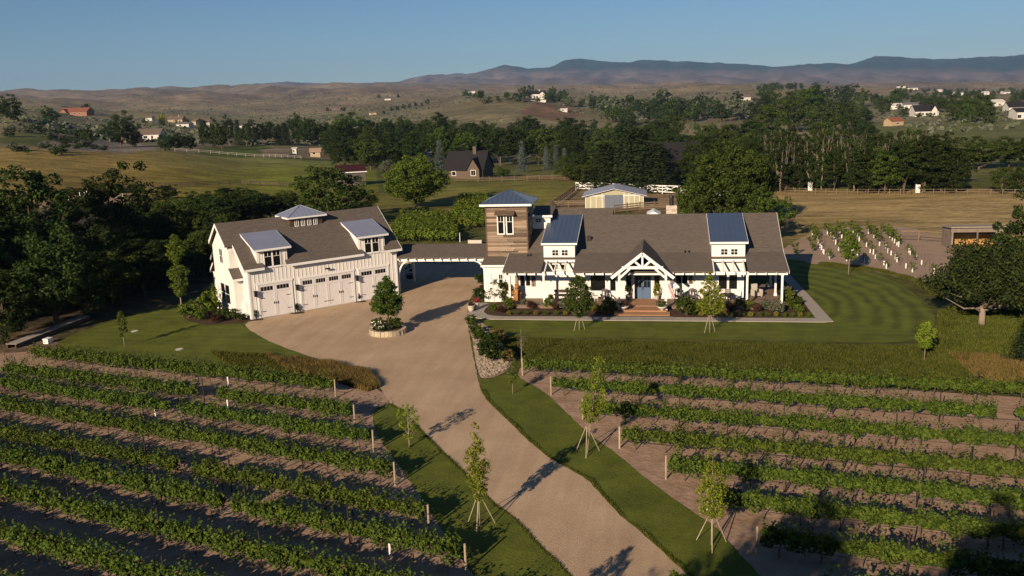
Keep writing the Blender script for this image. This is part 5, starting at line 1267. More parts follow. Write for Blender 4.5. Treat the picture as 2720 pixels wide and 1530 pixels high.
# dining set and pale chair
cush = mat('pale_cushion', (.45, .47, .52), .8, .2)
def iron_chair(loc, rz, label):
    o = thing('patio_chair', label, 'chair', loc, rz)
    MB().box(-.24, .24, -.24, .24, .44, .5).build('seat', cush, o)
    for x in (-.22, .22):
        for y in (-.22, .22): MB().box(x-.018, x+.018, y-.018, y+.018, 0, .44 if y < 0 else .95).build('leg', K['black'], o)
    for k in range(3): MB().box(-.22, .22, .205, .225, .6+k*.14, .64+k*.14).build('back_rail', K['black'], o)
MB_t = thing('patio_table', 'black iron dining table before the right double window', 'table', (5.9, 78.7, DZ))
MB().lathe([(.55, .70), (.55, .74)], n=20).build('table_top', K['black'], MB_t); MB().tube([(0, 0, .02), (0, 0, .7)], [.05, .05], 8).build('pedestal', K['black'], MB_t); MB().lathe([(.32, 0), (.28, .04)], n=14).build('base', K['black'], MB_t)
iron_chair((5.0, 78.7, DZ), pi/2, 'iron patio chair with pale seat left of the dining table'); iron_chair((6.8, 78.75, DZ), -pi/2, 'iron patio chair with pale seat right of the dining table'); iron_chair((5.9, 79.5, DZ), 0, 'iron patio chair with pale seat behind the dining table')
wick = mat('pale_wicker', (.5, .45, .38), .8, .2, var=.2, vscale=20)
o = thing('wicker_chair', 'pale wicker armchair on the shaded side porch', 'chair', (8.55, 80.9, DZ), .5)
MB().box(-.34, .34, -.34, .34, .12, .42).build('seat', wick, o); MB().prism([(-.34, .26, .4), (.34, .26, .4), (.30, .40, 1.1), (-.30, .40, 1.1)], (0, .07, 0)).build('backrest', wick, o)
for s in (-1, 1): MB().box(s*.36-.05, s*.36+.05, -.34, .34, .12, .66).build('arm', wick, o)
for x in (-.3, .3):
    for y in (-.3, .3): MB().box(x-.03, x+.03, y-.03, y+.03, 0, .13).build('leg', wick, o)
# flag on the gable post
o = thing('flag', 'striped red, white and blue flag hanging from the right entry post', 'flag', (.6, 75.95, 2.35))
mb = MB(); mb.tube([(0, .1, .0), (.42, -.38, .52)], [.014, .012], 6); mb.build('pole', K['potpale'], o); 
fl = [mat('flag_red', (.32, .02, .03), .7), mat('flag_white', (.75, .72, .7), .7), mat('flag_blue', (.03, .04, .14), .7)]
mb = MB(); nu, nv = 26, 18; base = len(mb.v)
hp = lambda s: np.array([.02+.40*s, .08-.44*s, .01+.5*s])
for j in range(nv+1):
    t = j/nv
    for i in range(nu+1):
        s = 1-i/nu; p = hp(s*.95+.04); f = 1-.35*t
        x = .21+(p[0]-.21)*f+.30*t+.03*sin(s*14+t*3); y = -.14+(p[1]+.14)*f+.06*sin(s*17+t*2)*t; z = p[2]-1.45*t*(.86+.14*s)
        mb.v.append((x, y, z))
for j in range(nv):
    for i in range(nu):
        a = j*(nu+1)+i; mb.f.append((a, a+1, a+nu+2, a+nu+1))
        mb.m.append(2 if (i < 14 and j < 7) else (0 if (i//2) % 2 == 0 else 1))
cl = mb.build('cloth', fl, o, True)
for j in range(3):
    for i in range(4): 
        v = np.array(mb.v[(1+j*2)*(nu+1)+2+i*3]); MB().box(-.018, .018, -.012, .012, -.018, .018).build('star', fl[1], cl, loc=(v[0], v[1]-.012, v[2]))

# plank ramp and white box at the left lawn edge
P0, P1 = gp(46, 926), gp(242, 848); d = P1-P0; L = float(np.linalg.norm(d)); ang = atan2(d[1], d[0])
o = thing('plank_ramp', 'long low grey plank ramp along the dark left edge of the lawn', 'ramp', (P0[0], P0[1], 0), ang)
for y in (.12, .88): MB().box(0, L, y-.05, y+.05, -.1, .34).build('beam', K['darkwood'], o)
pm = MB().box(0, .23, 0, 1.0, 0, .04).mesh('plank', mat('grey_plank', (.30, .26, .23), .85, .2, var=.2, vscale=3, obj_rand=.15))
for k in range(int(L/.245)): link('plank', pm, o, (k*.245, 0, .342))
P0 = gp(128, 911); o = thing('utility_box', 'small white lidded box in the shade beside the plank ramp', 'box', (P0[0], P0[1], 0), ang)
MB().box(-.3, .3, -.22, .22, 0, .36).build('body', K['white'], o); MB().box(-.33, .33, -.25, .25, .36, .42).build('lid', K['white'], o)
# round stone-edged bed in the rear court
P0 = gp(1176, 699); o = thing('round_bed', 'round stone-edged bed in the shaded court behind the breezeway', 'planter', (P0[0], P0[1]+3, 0))
for k in range(28):
    t0 = 2*pi*k/28; t1 = t0+2*pi/28-.01; f = lambda r, t, z: (r*cos(t), r*sin(t), z)
    MB().hexa([f(3.1, t0, 0), f(3.4, t0, 0), f(3.4, t1, 0), f(3.1, t1, 0), f(3.1, t0, .25), f(3.4, t0, .25), f(3.4, t1, .25), f(3.1, t1, .25)]).build('stone', K['stone'], o)
MB().lathe([(3.1, 0), (3.1, .15)], n=28).build('soil', K['mulch'], o)
# manhole lids on the left lawn
for p, lb in (((358, 880), 'pale round lid in the left lawn near the thin sapling'), ((477, 928), 'pale square lid in the left lawn above the vines')):
    P0 = gp(*p); o = thing('access_lid', lb, 'lid', (P0[0], P0[1], 0)); MB().lathe([(.32, 0), (.32, .04), (.28, .05)], n=16).build('rim', K['concrete'], o); MB().lathe([(.26, .04), (.26, .055)], n=16).build('plate', K['potpale'], o)

# ------------------------------------------------------------------ fences
def fence(name, label, pts, m, step=2.4, h=1.2, rails=(.45, .8, 1.1), rw=.035, rh=.13, pw=.13, cross=False, flat=False):
    P = [hit(*p) for p in pts]; o = thing(name, label, 'fence', P[0]); B = P[0]
    pm = MB().box(-pw/2, pw/2, -pw/2, pw/2, -.4, h).mesh('post', m)
    for a, b in zip(P, P[1:]):
        L = float(np.linalg.norm((b-a)[:2])); n = max(1, int(round(L/step))); prev = None
        for k in range(n+1):
            q = a+(b-a)*k/n; q[2] = float(terrain(q[0], q[1])) if hypot(q[0], q[1]) > 185 else 0.0; r = q-B
            link('post', pm, o, tuple(float(v) for v in r), atan2((b-a)[1], (b-a)[0]))
            if prev is not None:
                for z in rails: mb = MB(); mb.bar(prev+[0, 0, z], r+[0, 0, z], rw, rh); mb.build('rail', m, o)
                if cross:
                    mb = MB(); mb.bar(prev+[0, 0, rails[0]], r+[0, 0, rails[-1]], rw, rh*.8); mb.build('brace', m, o); mb = MB(); mb.bar(prev+[0, 0, rails[-1]], r+[0, 0, rails[0]], rw*1.3, rh*.8); mb.build('brace', m, o)
            prev = r
    return o
fence('rail_fence', 'dark three-rail fence along the foot of the big left pasture', [(300, 512), (400, 503), (520, 497), (640, 490), (770, 498)], K['darkwood'], 3.2)
fence('rail_fence', 'white rail fence crossing the pasture top toward the sheds', [(465, 402), (560, 408), (700, 418), (800, 423)], K['potpale'], 4.5, 1.15, (.6, 1.1), rh=.05, pw=.08)
fence('rail_fence', 'brown rail fence before the dark-roofed house', [(1208, 484), (1300, 483), (1400, 480), (1500, 477)], K['fencewood'], 2.8, 1.4)
fence('rail_fence', 'dark rail fence running up beside the barn paddock', [(1462, 556), (1500, 530), (1535, 503)], K['darkwood'], 2.5, 1.4)
fence('rail_fence', 'brown pipe-and-rail fence before the barn', [(1462, 552), (1510, 551), (1556, 551)], K['fencewood'], 2.4, 1.2)
fence('board_fence', 'weathered board fence between the barn and the chimney', [(1632, 567), (1700, 560), (1775, 556)], K['fencewood'], 2.2, 1.5, (.3, .6, .9, 1.25), rh=.2)
fence('crossbuck_fence', 'white crossbuck fence behind the barn', [(1530, 505), (1600, 507), (1720, 513), (1800, 516), (1935, 525)], K['trim'], 2.9, 1.55, (.35, .95, 1.5), rh=.15, cross=True)
fence('rail_fence', 'thin brown rail fence along the far side of the tan field', [(2085, 512), (2250, 516), (2420, 516), (2600, 516), (2760, 518)], K['fencewood'], 1.75, .95, (.45, .85), rh=.06, pw=.09)
fence('rail_fence', 'grey rail fence between the young vineyard and the lean-to shed', [(2392, 640), (2440, 640), (2518, 646)], K['fencewood'], 2.6, 1.3, (.4, .85, 1.2), rh=.11)
fence('rail_fence', 'red-brown fence at the corner of the lawn behind the spruces', [(1395, 484), (1510, 482)], mat('red_fence', (.10, .042, .024), .8), 2.6, 1.3, (.4, .8, 1.2), rh=.10)

# ------------------------------------------------------------------ background buildings
def gable_house(name, label, cat, P, rz, w, d, h, rise, wall, roof, over=.4, wins=(), door=None, doorm=None, chim=False, ext=None, trim=None):
    """w along the front, d deep, ridge along x; front face is y=0 side"""
    o = thing(name, label, cat, P, rz)
    mb = MB().box(-w/2, w/2, 0, d, -1.0, h); mb.prism([(-w/2, 0, h), (-w/2, d, h), (-w/2, d/2, h+rise*.97)], (w, 0, 0)); mb.build('wall', wall, o)
    mb = MB(); s = rise/(d/2)
    slab(mb, [(-w/2-over, -over, h-over*s+.1), (w/2+over, -over, h-over*s+.1), (w/2+over, d/2, h+rise+.1), (-w/2-over, d/2, h+rise+.1)], .14)
    slab(mb, [(-w/2-over, d+over, h-over*s+.1), (-w/2-over, d/2, h+rise+.1), (w/2+over, d/2, h+rise+.1), (w/2+over, d+over, h-over*s+.1)], .14)
    r = mb.build('roof', roof, o)
    if trim: MB().box(-w/2-over, w/2+over, -over-.03, -over, h-over*s-.1, h-over*s+.11).build('fascia', trim, r)
    if chim: MB().box(w*.15, w*.15+.9, d*.4, d*.4+.8, h, h+rise+1.2).build('chimney', wall, r)
    for (a, b, z0, z1) in wins:
        window(o, (0, 0, 0), (1, 0, 0), (0, -1, 0), a, b, z0, z1, .1, 2 if b-a > 1 else 1)
    if door: mb = MB(); basis_box(mb, (0, 0, 0), (1, 0, 0), (0, -1, 0), door[0], door[1], 0, door[2], 0, .06); mb.build('door', doorm or K['black'], o)
    if ext:     # cross gable: (x0, x1, projecting, height, rise)
        x0, x1, pr, eh, er = ext; mb = MB().box(x0, x1, -pr, d*.4, -1.0, eh); mb.prism([(x0, -pr, eh), (x1, -pr, eh), ((x0+x1)/2, -pr, eh+er*.95)], (0, pr+d*.4, 0)); mb.build('wing', wall, o)
        mb = MB(); xc = (x0+x1)/2
        for sg in (-1, 1):
            xe = (x0 if sg < 0 else x1)+sg*.3; slab(mb, [(xc, -pr-.35, eh+er+.1), (xe, -pr-.35, eh-.15), (xe, d*.45, eh-.15), (xc, d*.45, eh+er+.1)][::(1 if sg < 0 else -1)], .14)
        mb.build('wing_roof', roof, o)
        window(o, (0, -pr, 0), (1, 0, 0), (0, -1, 0), xc-.6, xc+.6, .9, 2.2, .1, 2)
    return o
C_ = lambda n, c, **k: mat(n, c, .85, .2, var=.08, vscale=1.5, **k)
cream, tan, whitew, brick, greyw = C_('cream_wall', (.40, .37, .25)), C_('tan_wall', (.42, .32, .20)), C_('far_white_wall', (.62, .59, .54)), C_('brick_wall', (.30, .14, .09)), C_('grey_wall', (.25, .24, .23))
darkroof, redroof, brownroof, palemetal, greyroof = C_('dark_roof', (.020, .018, .020)), C_('red_roof', (.24, .085, .05)), C_('brown_roof', (.15, .11, .085)), mat('pale_metal_roof', (.5, .5, .54), .45, .5, metal=.4), C_('grey_roof', (.14, .13, .135))
# barn, gable end towards the house
P = hit(1632, 553); o = thing('barn', 'low cream barn with pale metal roof and blue-grey sliding doors', 'barn', P, .02)
w, h, r, dp = 9.6, 2.1, 1.05, 8
MB().prism([(-w/2, 0, -.5), (w/2, 0, -.5), (w/2, 0, h), (0, 0, h+r), (-w/2, 0, h)], (0, dp, 0)).build('wall', cream, o)
mb = MB()
for s in (-1, 1): slab(mb, [(0, -.5, h+r+.14), (s*(w/2+.55), -.5, h-.06), (s*(w/2+.55), dp+.4, h-.06), (0, dp+.4, h+r+.14)][::(1 if s < 0 else -1)], .1)
mb.build('roof', palemetal, o)
for x in (-4.75, -3.9, -3.0, -2.0, 1.6, 2.4, 3.3, 4.1, 4.75): MB().box(x-.04, x+.04, -.03, .0, 0, h+r*(1-abs(x)/(w/2))*.95).build('batten', K['trim'], o)
MB().box(-w/2, w/2, -.035, .0, h-.08, h+.04).build('trim_board', K['trim'], o)
bd = C_('blue_grey_door', (.13, .155, .20))
for a0, a1 in ((-1.6, -.62), (-.58, .42), (.46, 1.42)): MB().box(a0, a1, -.06, -.004, 0, 2.2).build('door', bd, o)
# lean-to shed on the right
P = hit(2596, 662); o = thing('lean_to_shed', 'open grey timber lean-to shed with pale boards inside, beside the tan field', 'shed', P, .03)
gw, bw2 = mat('grey_shed_board', (.20, .165, .135), .9, .1, var=.2, vscale=2, obj_rand=.15), mat('orange_board', (.42, .235, .09), .8, .1, var=.15, vscale=2, obj_rand=.12)
w = 5.7
for k in range(9): MB().box(-w/2, -w/2+.06, k*.36, k*.36+.34, 0, 2.35-.02*k).build('board', gw, o)
for k in range(9): MB().box(w/2-.06, w/2, k*.36, k*.36+.34, 0, 2.3-.02*k).build('board', gw, o)
for k in range(7): MB().box(-w/2+.07, w/2-.07, 3.15, 3.2, .02+k*.29, .30+k*.29).build('back_board', bw2 if k < 4 else gw, o)
MB().box(-w/2-.1, w/2-.9, -.03, .05, 1.95, 2.42).build('header', gw, o); MB().box(w/2-1.0, w/2, -.03, .05, 0, 2.4).build('side_panel', gw, o)
mb = MB(); slab(mb, [(-w/2-.25, -.4, 2.62), (w/2+.25, -.4, 2.62), (w/2+.25, 3.5, 2.3), (-w/2-.25, 3.5, 2.3)], .1); mb.build('roof', mat('shed_roof', (.34, .28, .22), .8, .2, var=.2), o)
for x in (-w/2+.1, -.1, w/2-1.0): MB().box(x-.07, x+.07, -.05, .08, 0, 2.4).build('post', gw, o)
P = hit(2513, 650); o = thing('salt_lick', 'small white block at the fence end by the lean-to shed', 'block', P); MB().box(-.2, .2, -.2, .2, 0, .4).build('block', K['white'], o); MB().box(-.25, .25, -.25, .25, 0, .06).build('tray', K['fencewood'], o)
def at(x, y): return hit(x, y)
def ppm(P): return pxm(P)
def bgh(name, label, x, y, wpx, dm, hm, rise, wall, roof, rz=0, **k):
    P = hit(x, y); w = wpx/pxm(P); 
    return gable_house(name, label, 'house', P, rz, w, dm, hm, rise, wall, roof, **k)
P = hit(1232, 474)
gable_house('farmhouse', 'large dark-roofed house with tan wall beyond the meadow fence', 'house', P, -.12, 10.5, 9, 2.5, 4.3, C_('dim_tan_wall', (.12, .09, .065)), darkroof, wins=((-3.2, -2.2, .8, 1.8),), ext=(1.6, 4.8, 1.6, 2.4, 2.8), chim=True)
P = hit(938, 492); gable_house('shed', 'dark red-roofed open shed beyond the round trees', 'shed', P, .5, 6, 6, 3.2, 1.3, C_('dim_wall', (.12, .10, .09)), C_('wine_roof', (.04, .010, .012)), wins=((-2, -1, 1, 2),), trim=K['trim'])
P = hit(1222, 446); gable_house('shed', 'grey-roofed outbuilding left of the dark-roofed house', 'shed', P + np.array([-14, 0, 0]), .2, 8, 6, 3.5, 2, whitew, greyroof, wins=((1, 2, 1, 2),))
P = hit(1795, 490); gable_house('cottage', 'grey-roofed house with white gable trim among the dark conifers', 'house', P, .25, 12, 10, 3.2, 5.0, C_('dark_grey_wall', (.10, .10, .10)), darkroof, ext=(2.0, 6.0, 2.0, 3.6, 2.8), trim=K['trim'], wins=((-3, -2, 1, 2.2),))
bgh('ranch_house', 'red-roofed brick ranch house on the left hillside', 195, 306, 74, 14, 3.2, 3.6, brick, redroof, .1, ext=(-11, -5, 3, 3.2, 2.6), wins=((0, 2, .8, 2.2), (5, 7, .8, 2.2)))
bgh('ranch_house', 'tan-walled house with long brown roof behind the big left tree', 392, 372, 66, 10, 3.0, 2.6, whitew, brownroof, .2, wins=((-2, 0, .8, 2.2), (2, 3, .8, 2.2)))
bgh('ranch_house', 'brick gable of the house beside the big left tree', 335, 380, 34, 8, 3.2, 2.6, brick, brownroof, -.2, wins=((-1, 1, .8, 2.2),))
bgh('far_house', 'small white house with tall chimney left on the hillside', 395, 323, 18, 8, 4, 2, whitew, brownroof, .2, wins=((-1, 0, 1, 2),)); bgh('far_house', 'dark-roofed house beside the yellow-green tree', 465, 325, 40, 10, 3, 3, tan, brownroof, .1, chim=True, wins=((-2, 0, 1, 2),))
bgh('far_house', 'long low white house below the brown slope', 485, 338, 36, 8, 2.6, 1.2, whitew, greyroof, 0, wins=((-3, -1, 1, 2),)); bgh('far_house', 'pale gabled house with poplar beside it', 545, 336, 24, 9, 4, 3, whitew, brownroof, .6, wins=((-1, 0, 1, 2),)); bgh('far_house', 'pale house half hidden by the poplar row', 515, 334, 18, 8, 4, 2, tan, brownroof, -.4, wins=((-1, 0, 1, 2),))
bgh('far_house', 'long pale shed above the dark row of trees', 655, 340, 60, 8, 2.4, 1, whitew, greyroof, .05, wins=((-3, -1, 1, 2),))
bgh('pavilion', 'small white-roofed pavilion before the dark tree row', 846, 378, 24, 4, 5.0, .6, C_('pav', (.2, .18, .15)), palemetal, 0, wins=((-1, 0, 1, 2),))
bgh('shed', 'tan shed with rounded roof beside the paddock', 838, 417, 26, 5, 2.0, 1.1, tan, C_('tan_roof', (.36, .25, .17)), .3, wins=((-1, 0, 1, 2),)); bgh('shed', 'small white trailer box by the paddock gate', 783, 412, 10, 2.4, 2.6, .2, whitew, whitew, .2, wins=((-.5, 0, 1, 2),))
bgh('far_house', 'bright white roofed shed among the dark trees', 967, 352, 22, 14, 3, 1.2, whitew, whitew, 1.1, wins=((-1, 0, 1, 2),))
bgh('far_house', 'lone white house on the bare ridge', 1030, 266, 17, 8, 3, 1.6, whitew, greyroof, .1, wins=((-2, 0, 1, 2),)); bgh('far_house', 'low brown house on the slope below the ridge', 890, 293, 30, 9, 3, 2, C_('brownwall', (.14, .09, .07)), brownroof, 0, wins=((-2, 0, 1, 2),)); bgh('far_house', 'small house with pale deck below the ridge', 990, 305, 20, 8, 2.5, 1.6, tan, brownroof, .2, wins=((-2, 0, 1, 2),))
bgh('far_house', 'white box house at the left end of the hilltop trees', 1253, 247, 18, 9, 4, .8, whitew, whitew, .2, wins=((-2, 0, 1, 2),)); bgh('hilltop_villa', 'large white villa with dark roof on the hilltop', 1424, 262, 50, 14, 5.2, 3.6, whitew, darkroof, .1, ext=(4, 10, 2, 5, 2.6), chim=True, wins=((-8, -6, 1, 3), (-3, -1, 1, 3), (0, 2, 1, 3))); bgh('retaining_wall', 'pale terrace wall below the hilltop villa', 1430, 270, 40, 3, 1.6, .2, whitew, whitew, .05, wins=((-2, 0, .4, 1.2),))
bgh('far_house', 'tan house with white gable on the middle slope', 1640, 316, 44, 10, 3, 3, tan, brownroof, .3, ext=(-6, -1, 2, 3, 2.4), wins=((1, 3, 1, 2),)); bgh('far_house', 'small pale barn below the villa drive', 1498, 297, 18, 6, 2.4, 1, whitew, whitew, .1, wins=((-2, 0, 1, 2),)); bgh('far_house', 'white gabled house behind the yellow tree', 1985, 268, 20, 8, 5, 3, whitew, brownroof, .4, wins=((-1, 1, 1, 2),)); bgh('far_house', 'pale house left of the yellow tree', 1950, 272, 16, 8, 4, 2, whitew, brownroof, .2, wins=((-1, 1, 1, 2),))
bgh('white_farmhouse', 'white gabled farmhouse with dark roof on the right plain', 2462, 308, 62, 11, 3.6, 4.2, whitew, darkroof, .15, ext=(2, 6, 3, 3.8, 3.4), wins=((-6, -4.6, .6, 2.2), (-3.6, -2.2, .6, 2.2), (-1, .6, .6, 2.2))); bgh('shed', 'small orange-roofed shed below the white farmhouse', 2384, 334, 40, 7, 3, 2, tan, redroof, .5, wins=((-1, 1, 1, 2),))
bgh('white_farmhouse', 'white dark-roofed house beyond the tree clump beside the white farmhouse', 2705, 296, 48, 10, 3.2, 3.4, whitew, darkroof, .1, wins=((-4, -2, .6, 2.4), (1, 3, .6, 2.4))); bgh('shed', 'pale barn with dark roof in front of the white dark-roofed house', 2722, 316, 40, 10, 4, 2, whitew, darkroof, .1, wins=((-4, -2, .6, 2.4),))
rj = random.Random(5)
for i, (x, y, wpx, lb) in enumerate(((2395, 236, 22, 'far white house below the mountain foot'), (2425, 238, 26, 'far long house beside the white one'), (2500, 244, 14, 'far gabled house among low trees on the plain'), (2550, 252, 24, 'far bright white house before the tree hedge'), (2620, 252, 16, 'far white house near the right tree clump'), (2675, 250, 18, 'far pale house behind the white dark-roofed house'), (2380, 290, 26, 'long pale sheds behind the plain hedge'), (2420, 288, 36, 'long low shed row behind the plain hedge'), (2655, 282, 30, 'pale low building right of the tree hedge'), (2610, 283, 14, 'pale gabled building right of the round trees'), (1848, 285, 8, 'tiny pale building at the end of the valley road'))):
    bgh('far_house', lb, x, y, wpx, 9, 3.6, 1.8, whitew, greyroof if i % 2 else whitew, rj.uniform(-.3, .3), wins=((-1, 1, 1, 2),))
# white things under the belt trees
for p, lb in (((2152, 506), 'small white signboard under the belt trees'), ((2438, 512), 'tall white signboard under the belt trees')):
    P = hit(*p); o = thing('signboard', lb, 'sign', P); MB().box(-.35, .35, 0, .1, 0, 1.4).build('board', K['white'], o); MB().box(-.4, -.3, -.02, .12, 0, 1.5).build('post', K['white'], o)
# parked cars far off
def car(P, rz, paint, label):
    o = thing('parked_car', label, 'car', P, rz)
    mb = MB(); prof = [(-2.2, .35), (-2.25, .8), (-1.9, .95), (-1.0, 1.0), (-.5, 1.5), (1.3, 1.52), (1.9, 1.0), (2.2, .9), (2.2, .35)]; mb.prism([(x, -.85, z) for x, z in prof], (0, 1.7, 0)); mb.build('body', paint, o)
    MB().prism([(-.85, -.86, 1.02), (-.45, -.86, 1.42), (1.25, -.86, 1.44), (1.7, -.86, 1.02)], (0, 1.72, 0)).build('window', K['glass'], o)
    for x in (-1.35, 1.35):
        for y in (-.87, .75): MB().tube([(x, y, .33), (x, y+.14, .33)], [.33, .33], 12).build('wheel', K['black'], o)
    return o
wp, dp_ = mat('white_car_paint', (.75, .75, .75), .3, .5), mat('dark_car_paint', (.03, .03, .035), .3, .5)
car(hit(258, 361), .2, wp, 'white car parked on the left hillside drive'); car(hit(270, 361), .2, wp, 'second white car behind the first on the hillside drive'); car(hit(148, 370), 2.2, dp_, 'dark car on the winding hillside drive'); car(hit(775, 420), .3, dp_, 'dark pickup parked by the paddock trailer')
# jumps in the left riding arena
jm = MB().box(-.05, .05, -.05, .05, 0, 1.5).mesh('standard', K['white'])
for i, (p, wpx, lb) in enumerate((((170, 540), 12, 'white jump at the left end of the riding arena'), ((180, 536), 14, 'second white jump of the riding arena'), ((220, 530), 14, 'white jump before the arena hedge'), ((238, 526), 12, 'tall white jump with crossed poles'), ((322, 534), 12, 'white jump near the blue arena edge'))):
    P = hit(*p); w = wpx/pxm(P); o = thing('horse_jump', lb, 'horse jump', P)
    for s in (-1, 1): link('standard', jm, o, (s*w/2, 0, 0))
    for z in (.4, .8): mb = MB(); mb.bar((-w/2, 0, z), (w/2, 0, z), .08, .08); mb.build('pole', K['white'], o)
# ------------------------------------------------------------------ background trees: a few kinds, copied one by one
def proto_round(seed, H, W, cb, k, n, leaf, m, rr, lump, bark, r0, top=1.0):
    rs = np.random.RandomState(seed); C = crown_round(rs, H, W, cb, k, lump, top); P, N = clump_pts(C, rr*W*rs.uniform(.6, 1.3, k), n, rs)
    cr = leafmesh('crown', P, N, leaf, m, rs, .6); mb = MB(); limbs(mb, H, W, cb, C, rs, r0, 8); return cr, mb.mesh('trunk', bark, True), H, W
def proto_conifer(seed, H, W, m, leaf, k=26, nb=15):
    rs = np.random.RandomState(seed); Ps = []; Ns = []
    for i in range(k):
        t = i/(k-1); z = H*(.06+.94*t); R = W/2*(1-t)**.85*rs.uniform(.85, 1.1)+.08
        for b in range(nb):
            a = rs.uniform(0, 2*pi); n = 16; q = rs.uniform(.25, 1, n)*R*rs.uniform(.7, 1.1)
            p = np.stack([q*np.cos(a)+rs.normal(0, .06*W, n), q*np.sin(a)+rs.normal(0, .06*W, n), z-.22*q+rs.normal(0, .02*H, n)], 1); Ps.append(p); Ns.append(np.tile([cos(a), sin(a), .7], (n, 1)))
    P = np.concatenate(Ps); N = np.concatenate(Ns); mb = MB(); mb.tube([(0, 0, -.2), (0, 0, H*.5), (0, 0, H*.97)], [.022*H, .014*H, .002*H], 7)
    return leafmesh('crown', P, N, leaf, m, rs, .35), mb.mesh('trunk', K['bark'], True), H, W
def proto_poplar(seed, H, W, m, leaf):
    """upright tree, upper limbs bare and pale"""
    rs = np.random.RandomState(seed); mb = MB(); C = []
    mb.tube([(0, 0, -.3), (0, 0, H*.3), (.1, 0, H*.6)], [.26, .2, .1], 7)
    for q in range(11):
        a = rs.uniform(0, 2*pi); z0 = H*rs.uniform(.12, .35); R = W/2*rs.uniform(.35, .95); zt = H*rs.uniform(.78, 1.02)
        p0 = np.array([0, 0, z0]); p2 = np.array([R*cos(a), R*sin(a), zt]); p1 = p0*.55+p2*.45+np.array([R*.25*cos(a), R*.25*sin(a), -.05*H])
        bare = q % 3 == 0
        mb.tube([p0, p1, p2], [.10, .07, .02], 5, cap=False)
        for s in range(4):
            t = rs.uniform(.4, .95); b = p0+(p2-p0)*t; e = b+np.array([rs.normal(0, .35), rs.normal(0, .35), rs.uniform(.8, 1.8)]); mb.tube([b, e], [.035, .012], 4, cap=False)
            if not bare: C.append(e)
        lim = .62 if bare else 1.0
        for s in range(9):
            t = rs.uniform(.05, lim); C.append(p0+(p2-p0)*t+rs.normal(0, .09*W, 3))
    for s in range(46): a = rs.uniform(0, 2*pi); r = W*.5*rs.uniform(.3, 1); C.append(np.array([r*cos(a), r*sin(a), H*rs.uniform(.05, .55)]))
    C = np.array(C); P, N = clump_pts(C, .11*W*rs.uniform(.6, 1.3, len(C)), 50, rs)
    return leafmesh('crown', P, N, leaf, m, rs, .6), mb.mesh('trunk', K['palebark'], True), H, W
PT = {
 'round': [proto_round(s, 10, 9.0, .1, 130, 85, .30, K['leafdk'], .085, .3, K['bark'], .25) for s in (1, 2)],
 'mid':   [proto_round(s, 10, 8.0, .1, 130, 85, .30, K['leafmd'], .085, .32, K['bark'], .22) for s in (3, 4)],
 'bright': [proto_round(5, 10, 9.5, .5, 170, 100, .28, K['leafbr'], .085, .2, K['bark'], .3)],
 'tall':  [proto_round(s, 14, 7.0, .2, 130, 80, .33, K['leafdk'], .10, .3, K['bark'], .25) for s in (7, 8)],
 'yellow': [proto_round(9, 6, 6.0, .5, 70, 60, .22, K['leafyl'], .1, .3, K['bark'], .14)],
 'sage':  [proto_round(10, 6, 5.5, .4, 80, 60, .22, K['leafsage'], .1, .3, K['bark'], .14)],
 'pine':  [proto_conifer(21, 12, 7.0, K['needle'], .42, 28, 17)],
 'willow': [proto_round(61, 10, 11.5, .1, 260, 110, .26, K['leafbr'], .075, .13, K['bark'], .3)],
 'locust': [proto_round(62, 10, 10.5, .1, 230, 110, .27, K['leafmd'], .08, .25, K['bark'], .3)],
 'spruce': [proto_conifer(22, 9, 5.0, K['leafblue'], .36, 24, 14)],
 'poplar': [proto_poplar(s, 13, 5.5, K['leafdk'], .32) for s in (31, 32, 33)],
}
def far_proto(seed, H, W, m, k=40, n=26, leaf=.75):
    rs = np.random.RandomState(seed); C = crown_round(rs, H, W, -.3, k, .35); P, N = clump_pts(C, .13*W*rs.uniform(.6, 1.3, k), n, rs)
    mb = MB(); mb.tube([(0, 0, -.5), (0, 0, H*.6)], [.3, .12], 6, cap=False)
    return leafmesh('tree', P, N, leaf, m, rs, .7, (np.array(mb.v), [f for f in mb.f], K['bark'])), H, W
FP = {'dk': [far_proto(41, 10, 9, K['leafdk']), far_proto(42, 10, 8, K['leafdk'])], 'md': [far_proto(43, 10, 9, K['leafmd'])], 'sage': [far_proto(44, 6, 7, K['leafsage'])], 'yl': [far_proto(45, 9, 8, K['leafyl'])], 'tall': [far_proto(46, 15, 6, K['leafdk'])]}
tr = random.Random(77)
ADJ = {'round': 'broad', 'tall': 'tall narrow', 'mid': 'mid-green', 'pine': 'conical', 'poplar': '', 'spruce': '', 'bright': '', 'willow': '', 'locust': '', 'yellow': '', 'sage': ''}
def bt(kind, x, y, hpx, label, wpx=None, group=None, P=None, name=None):
    """tree whose foot shows at pixel (x,y) and which is hpx pixels tall"""
    cr, tk, H, W = tr.choice(PT[kind]); P = hit(x, y) if P is None else P; s = hpx/pxm(P)/H
    ws = s if wpx is None else wpx/pxm(P)/W
    if group and ADJ[kind]: label = ADJ[kind]+' '+label.replace('dark leafy tree', 'leafy tree'); group = group+', '+ADJ[kind]
    o = thing(name or {'pine': 'pine_tree', 'spruce': 'spruce_tree', 'poplar': 'poplar_tree'}.get(kind, 'broadleaf_tree'), label, 'tree', P, tr.uniform(0, 6.28), group, (ws, ws, s))
    link('crown', cr, o); link('trunk', tk, o); return o
def ft(kind, x, y, hpx, label, group, wpx=None):
    me, H, W = tr.choice(FP[kind]); P = hit(x, y); s = hpx/pxm(P)/H; ws = s if wpx is None else wpx/pxm(P)/W
    o = link('tree', me, None, tuple(float(v) for v in P), tr.uniform(0, 6.28), (ws, ws, s)); return tag(o, label, 'tree', group)
